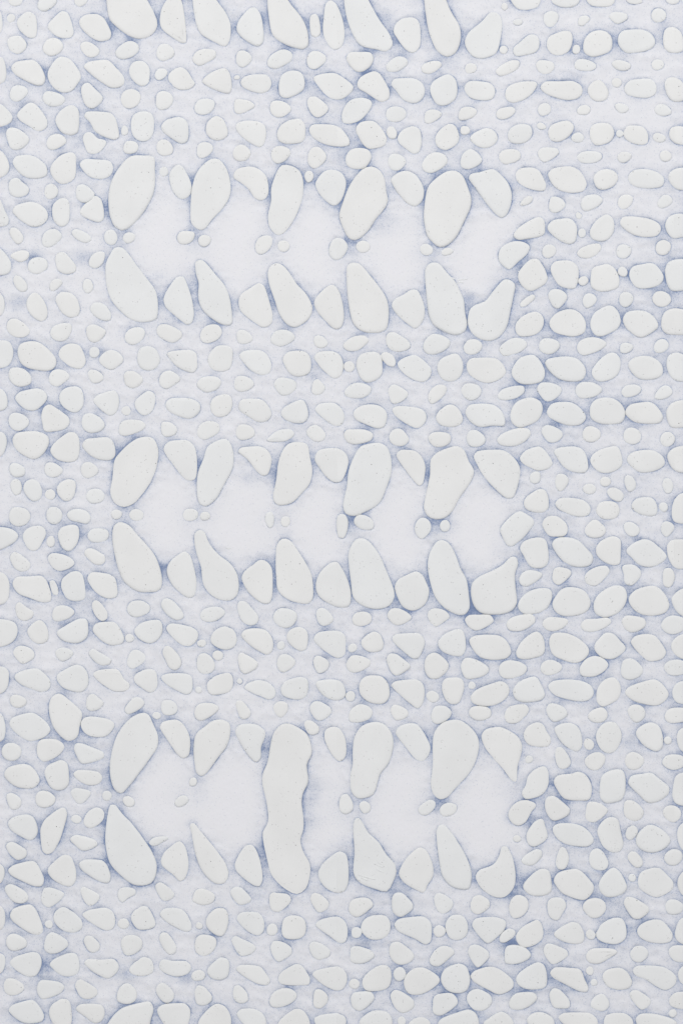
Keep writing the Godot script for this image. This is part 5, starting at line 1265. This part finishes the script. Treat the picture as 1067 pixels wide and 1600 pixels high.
	lump("stone", [608, 1486, 612, 1474, 622, 1472, 642, 1486, 647, 1495, 638, 1505, 622, 1507, 611, 1498])
	lump("pebble", [671, 1500, 679, 1486, 690, 1479, 704, 1481, 710, 1488, 701, 1498, 684, 1510, 673, 1507])
	lump("pebble", [731, 1487, 735, 1478, 746, 1477, 763, 1488, 764, 1495, 746, 1512, 739, 1505])
	lump("stone", [788, 1497, 791, 1480, 802, 1477, 822, 1483, 829, 1493, 819, 1502, 800, 1507, 789, 1504])
	lump("stone", [849, 1486, 854, 1475, 863, 1476, 886, 1486, 887, 1493, 863, 1507, 854, 1498])
	lump("pebble", [915, 1494, 922, 1484, 941, 1482, 961, 1484, 964, 1488, 947, 1500, 933, 1506, 919, 1503])
	lump("pebble", [984, 1491, 989, 1481, 1003, 1479, 1012, 1487, 1009, 1497, 998, 1504, 988, 1500])
	lump("pebble", [1044, 1486, 1050, 1479, 1065, 1478, 1079, 1483, 1080, 1495, 1068, 1503, 1051, 1500])
	lump("pebble", [-11, 1491, 0, 1490, 7, 1494, 8, 1508, 1, 1521, -11, 1522])
	lump("stone", [16, 1504, 22, 1497, 51, 1488, 60, 1490, 65, 1500, 63, 1514, 55, 1525, 44, 1526, 24, 1515])
	lump("stone", [78, 1507, 84, 1500, 110, 1489, 119, 1491, 124, 1505, 121, 1521, 108, 1526, 96, 1524, 83, 1514])
	lump("stone", [132, 1504, 138, 1499, 157, 1500, 180, 1500, 186, 1512, 181, 1521, 169, 1529, 157, 1525, 141, 1515])
	lump("pebble", [202, 1516, 208, 1507, 225, 1496, 236, 1500, 240, 1509, 239, 1519, 225, 1525, 208, 1523])
	lump("stone", [249, 1507, 254, 1500, 270, 1502, 292, 1503, 299, 1511, 294, 1521, 276, 1526, 259, 1521, 250, 1514])
	lump("bead", [299, 1525, 304, 1518, 315, 1516, 321, 1524, 317, 1531, 303, 1532])
	lump("stone", [324, 1518, 331, 1507, 345, 1497, 356, 1500, 358, 1514, 355, 1526, 345, 1531, 330, 1528])
	lump("stone", [369, 1514, 374, 1509, 407, 1511, 415, 1521, 422, 1533, 418, 1539, 404, 1538, 379, 1524])
	lump("stone", [435, 1528, 441, 1519, 463, 1507, 471, 1509, 484, 1529, 483, 1538, 469, 1540, 446, 1539, 437, 1536])
	lump("stone", [488, 1522, 494, 1517, 528, 1511, 539, 1518, 542, 1531, 535, 1546, 525, 1548, 505, 1539, 493, 1529])
	lump("stone", [566, 1533, 573, 1522, 594, 1509, 607, 1511, 611, 1522, 607, 1542, 594, 1548, 570, 1546])
	lump("bead", [615, 1519, 620, 1513, 628, 1512, 634, 1521, 629, 1531, 621, 1533, 616, 1528])
	lump("stone", [631, 1536, 639, 1519, 656, 1512, 673, 1518, 687, 1532, 679, 1542, 656, 1554, 638, 1552])
	lump("stone", [689, 1532, 694, 1516, 718, 1506, 728, 1511, 734, 1533, 729, 1547, 718, 1552, 698, 1547])
	lump("stone", [735, 1525, 741, 1518, 766, 1511, 780, 1515, 801, 1533, 801, 1543, 780, 1554, 763, 1547, 739, 1533])
	lump("stone", [806, 1529, 813, 1519, 840, 1504, 849, 1508, 854, 1525, 852, 1542, 843, 1546, 820, 1545, 809, 1538])
	lump("stone", [859, 1521, 865, 1513, 891, 1513, 906, 1516, 913, 1531, 919, 1545, 916, 1550, 905, 1549, 882, 1538, 864, 1528])
	lump("bead", [915, 1516, 919, 1511, 924, 1511, 927, 1518, 923, 1524, 917, 1522])
	lump("stone", [941, 1525, 948, 1516, 969, 1513, 978, 1518, 987, 1535, 983, 1543, 967, 1547, 950, 1542, 943, 1533])
	lump("stone", [988, 1516, 995, 1510, 1034, 1511, 1048, 1518, 1056, 1528, 1054, 1538, 1040, 1547, 1026, 1542, 1009, 1531, 992, 1524])
	lump("pebble", [1059, 1522, 1064, 1512, 1073, 1509, 1085, 1522, 1082, 1536, 1066, 1538])
	lump("pebble", [6, 1539, 11, 1530, 22, 1530, 37, 1539, 38, 1546, 25, 1555, 13, 1554, 7, 1547])
	lump("stone", [58, 1545, 63, 1533, 73, 1532, 96, 1536, 101, 1542, 97, 1550, 79, 1559, 66, 1561, 60, 1554])
	lump("pebble", [118, 1539, 124, 1531, 135, 1535, 152, 1547, 152, 1554, 141, 1561, 128, 1559, 121, 1549])
	lump("pebble", [183, 1556, 188, 1543, 198, 1537, 209, 1543, 214, 1554, 211, 1564, 197, 1569, 184, 1564])
	lump("pebble", [244, 1545, 252, 1536, 261, 1539, 272, 1553, 270, 1563, 259, 1567, 249, 1559])
	lump("pebble", [305, 1547, 310, 1540, 318, 1542, 331, 1556, 331, 1563, 320, 1571, 308, 1569])
	lump("pebble", [364, 1552, 367, 1541, 374, 1540, 387, 1554, 387, 1564, 376, 1568, 367, 1563])
	lump("stone", [421, 1566, 427, 1552, 441, 1545, 457, 1547, 464, 1556, 457, 1566, 438, 1574, 425, 1573])
	lump("pebble", [490, 1561, 493, 1547, 502, 1547, 512, 1557, 511, 1566, 500, 1576, 491, 1573])
	lump("bead", [545, 1538, 549, 1531, 558, 1531, 562, 1538, 557, 1545, 549, 1544])
	lump("stone", [548, 1559, 552, 1552, 580, 1551, 585, 1559, 577, 1570, 561, 1580, 551, 1574])
	lump("stone", [610, 1556, 615, 1548, 625, 1549, 646, 1564, 646, 1574, 629, 1583, 618, 1576])
	lump("stone", [729, 1561, 735, 1549, 746, 1546, 766, 1556, 768, 1566, 757, 1578, 741, 1578])
	lump("pebble", [795, 1567, 804, 1554, 818, 1551, 834, 1552, 839, 1559, 830, 1570, 812, 1578, 798, 1576])
	lump("pebble", [858, 1554, 864, 1545, 874, 1547, 889, 1564, 889, 1574, 877, 1576, 865, 1574])
	lump("bead", [922, 1535, 926, 1530, 931, 1531, 933, 1536, 930, 1540, 924, 1540])
	lump("pebble", [983, 1554, 988, 1548, 998, 1549, 1016, 1563, 1014, 1571, 1002, 1578, 995, 1573])
	lump("pebble", [1045, 1564, 1051, 1554, 1065, 1550, 1079, 1553, 1085, 1564, 1076, 1576, 1059, 1576, 1047, 1571])
	lump("stone", [14, 1578, 20, 1571, 51, 1563, 59, 1569, 69, 1587, 67, 1595, 53, 1599, 37, 1598, 20, 1587])
	lump("stone", [77, 1581, 82, 1570, 98, 1561, 108, 1564, 112, 1581, 112, 1598, 107, 1608, 93, 1608, 83, 1599])
	lump("stone", [119, 1576, 125, 1570, 160, 1571, 164, 1581, 159, 1595, 149, 1599, 135, 1590])
	lump("stone", [166, 1608, 180, 1585, 191, 1576, 222, 1567, 235, 1566, 240, 1576, 236, 1592, 231, 1609, 208, 1623, 174, 1623])
	lump("stone", [246, 1578, 253, 1571, 290, 1569, 297, 1577, 295, 1598, 281, 1618, 261, 1606, 250, 1590])
	lump("stone", [310, 1602, 322, 1581, 339, 1569, 351, 1573, 360, 1587, 360, 1604, 348, 1618, 322, 1618])
	lump("stone", [370, 1584, 376, 1578, 396, 1577, 410, 1584, 416, 1598, 410, 1612, 396, 1612, 379, 1599])
	lump("stone", [491, 1592, 500, 1587, 528, 1584, 539, 1590, 540, 1601, 525, 1612, 500, 1609])
	lump("stone", [561, 1599, 570, 1587, 583, 1580, 606, 1583, 613, 1598, 606, 1612, 577, 1615])
	lump("bead", [621, 1594, 625, 1589, 631, 1590, 634, 1597, 629, 1604, 623, 1602])
	lump("stone", [676, 1570, 679, 1557, 690, 1553, 707, 1554, 715, 1566, 707, 1576, 687, 1587, 677, 1583])
	lump("stone", [823, 1594, 832, 1584, 851, 1583, 865, 1595, 863, 1609, 834, 1609])
	lump("stone", [872, 1590, 879, 1584, 922, 1584, 933, 1595, 930, 1609, 894, 1609])
	lump("pebble", [922, 1571, 927, 1560, 940, 1553, 948, 1560, 951, 1571, 943, 1580, 929, 1577])
	lump("bead", [1044, 1584, 1048, 1578, 1054, 1578, 1057, 1584, 1051, 1590, 1046, 1588])
	lump("stone", [434, 1601, 446, 1587, 463, 1577, 474, 1580, 484, 1598, 480, 1612, 457, 1618, 438, 1612])
	lump("pebble", [638, 1601, 645, 1594, 659, 1590, 672, 1599, 667, 1612, 645, 1612])
	lump("stone", [684, 1599, 690, 1592, 732, 1578, 742, 1583, 748, 1598, 746, 1612, 715, 1621, 690, 1612])
	lump("stone", [755, 1599, 763, 1592, 783, 1581, 791, 1584, 802, 1599, 797, 1612, 769, 1615])
	lump("stone", [943, 1598, 947, 1587, 975, 1584, 988, 1595, 986, 1609, 950, 1612])
	lump("stone", [993, 1592, 1000, 1585, 1028, 1586, 1057, 1599, 1048, 1609, 1003, 1612])
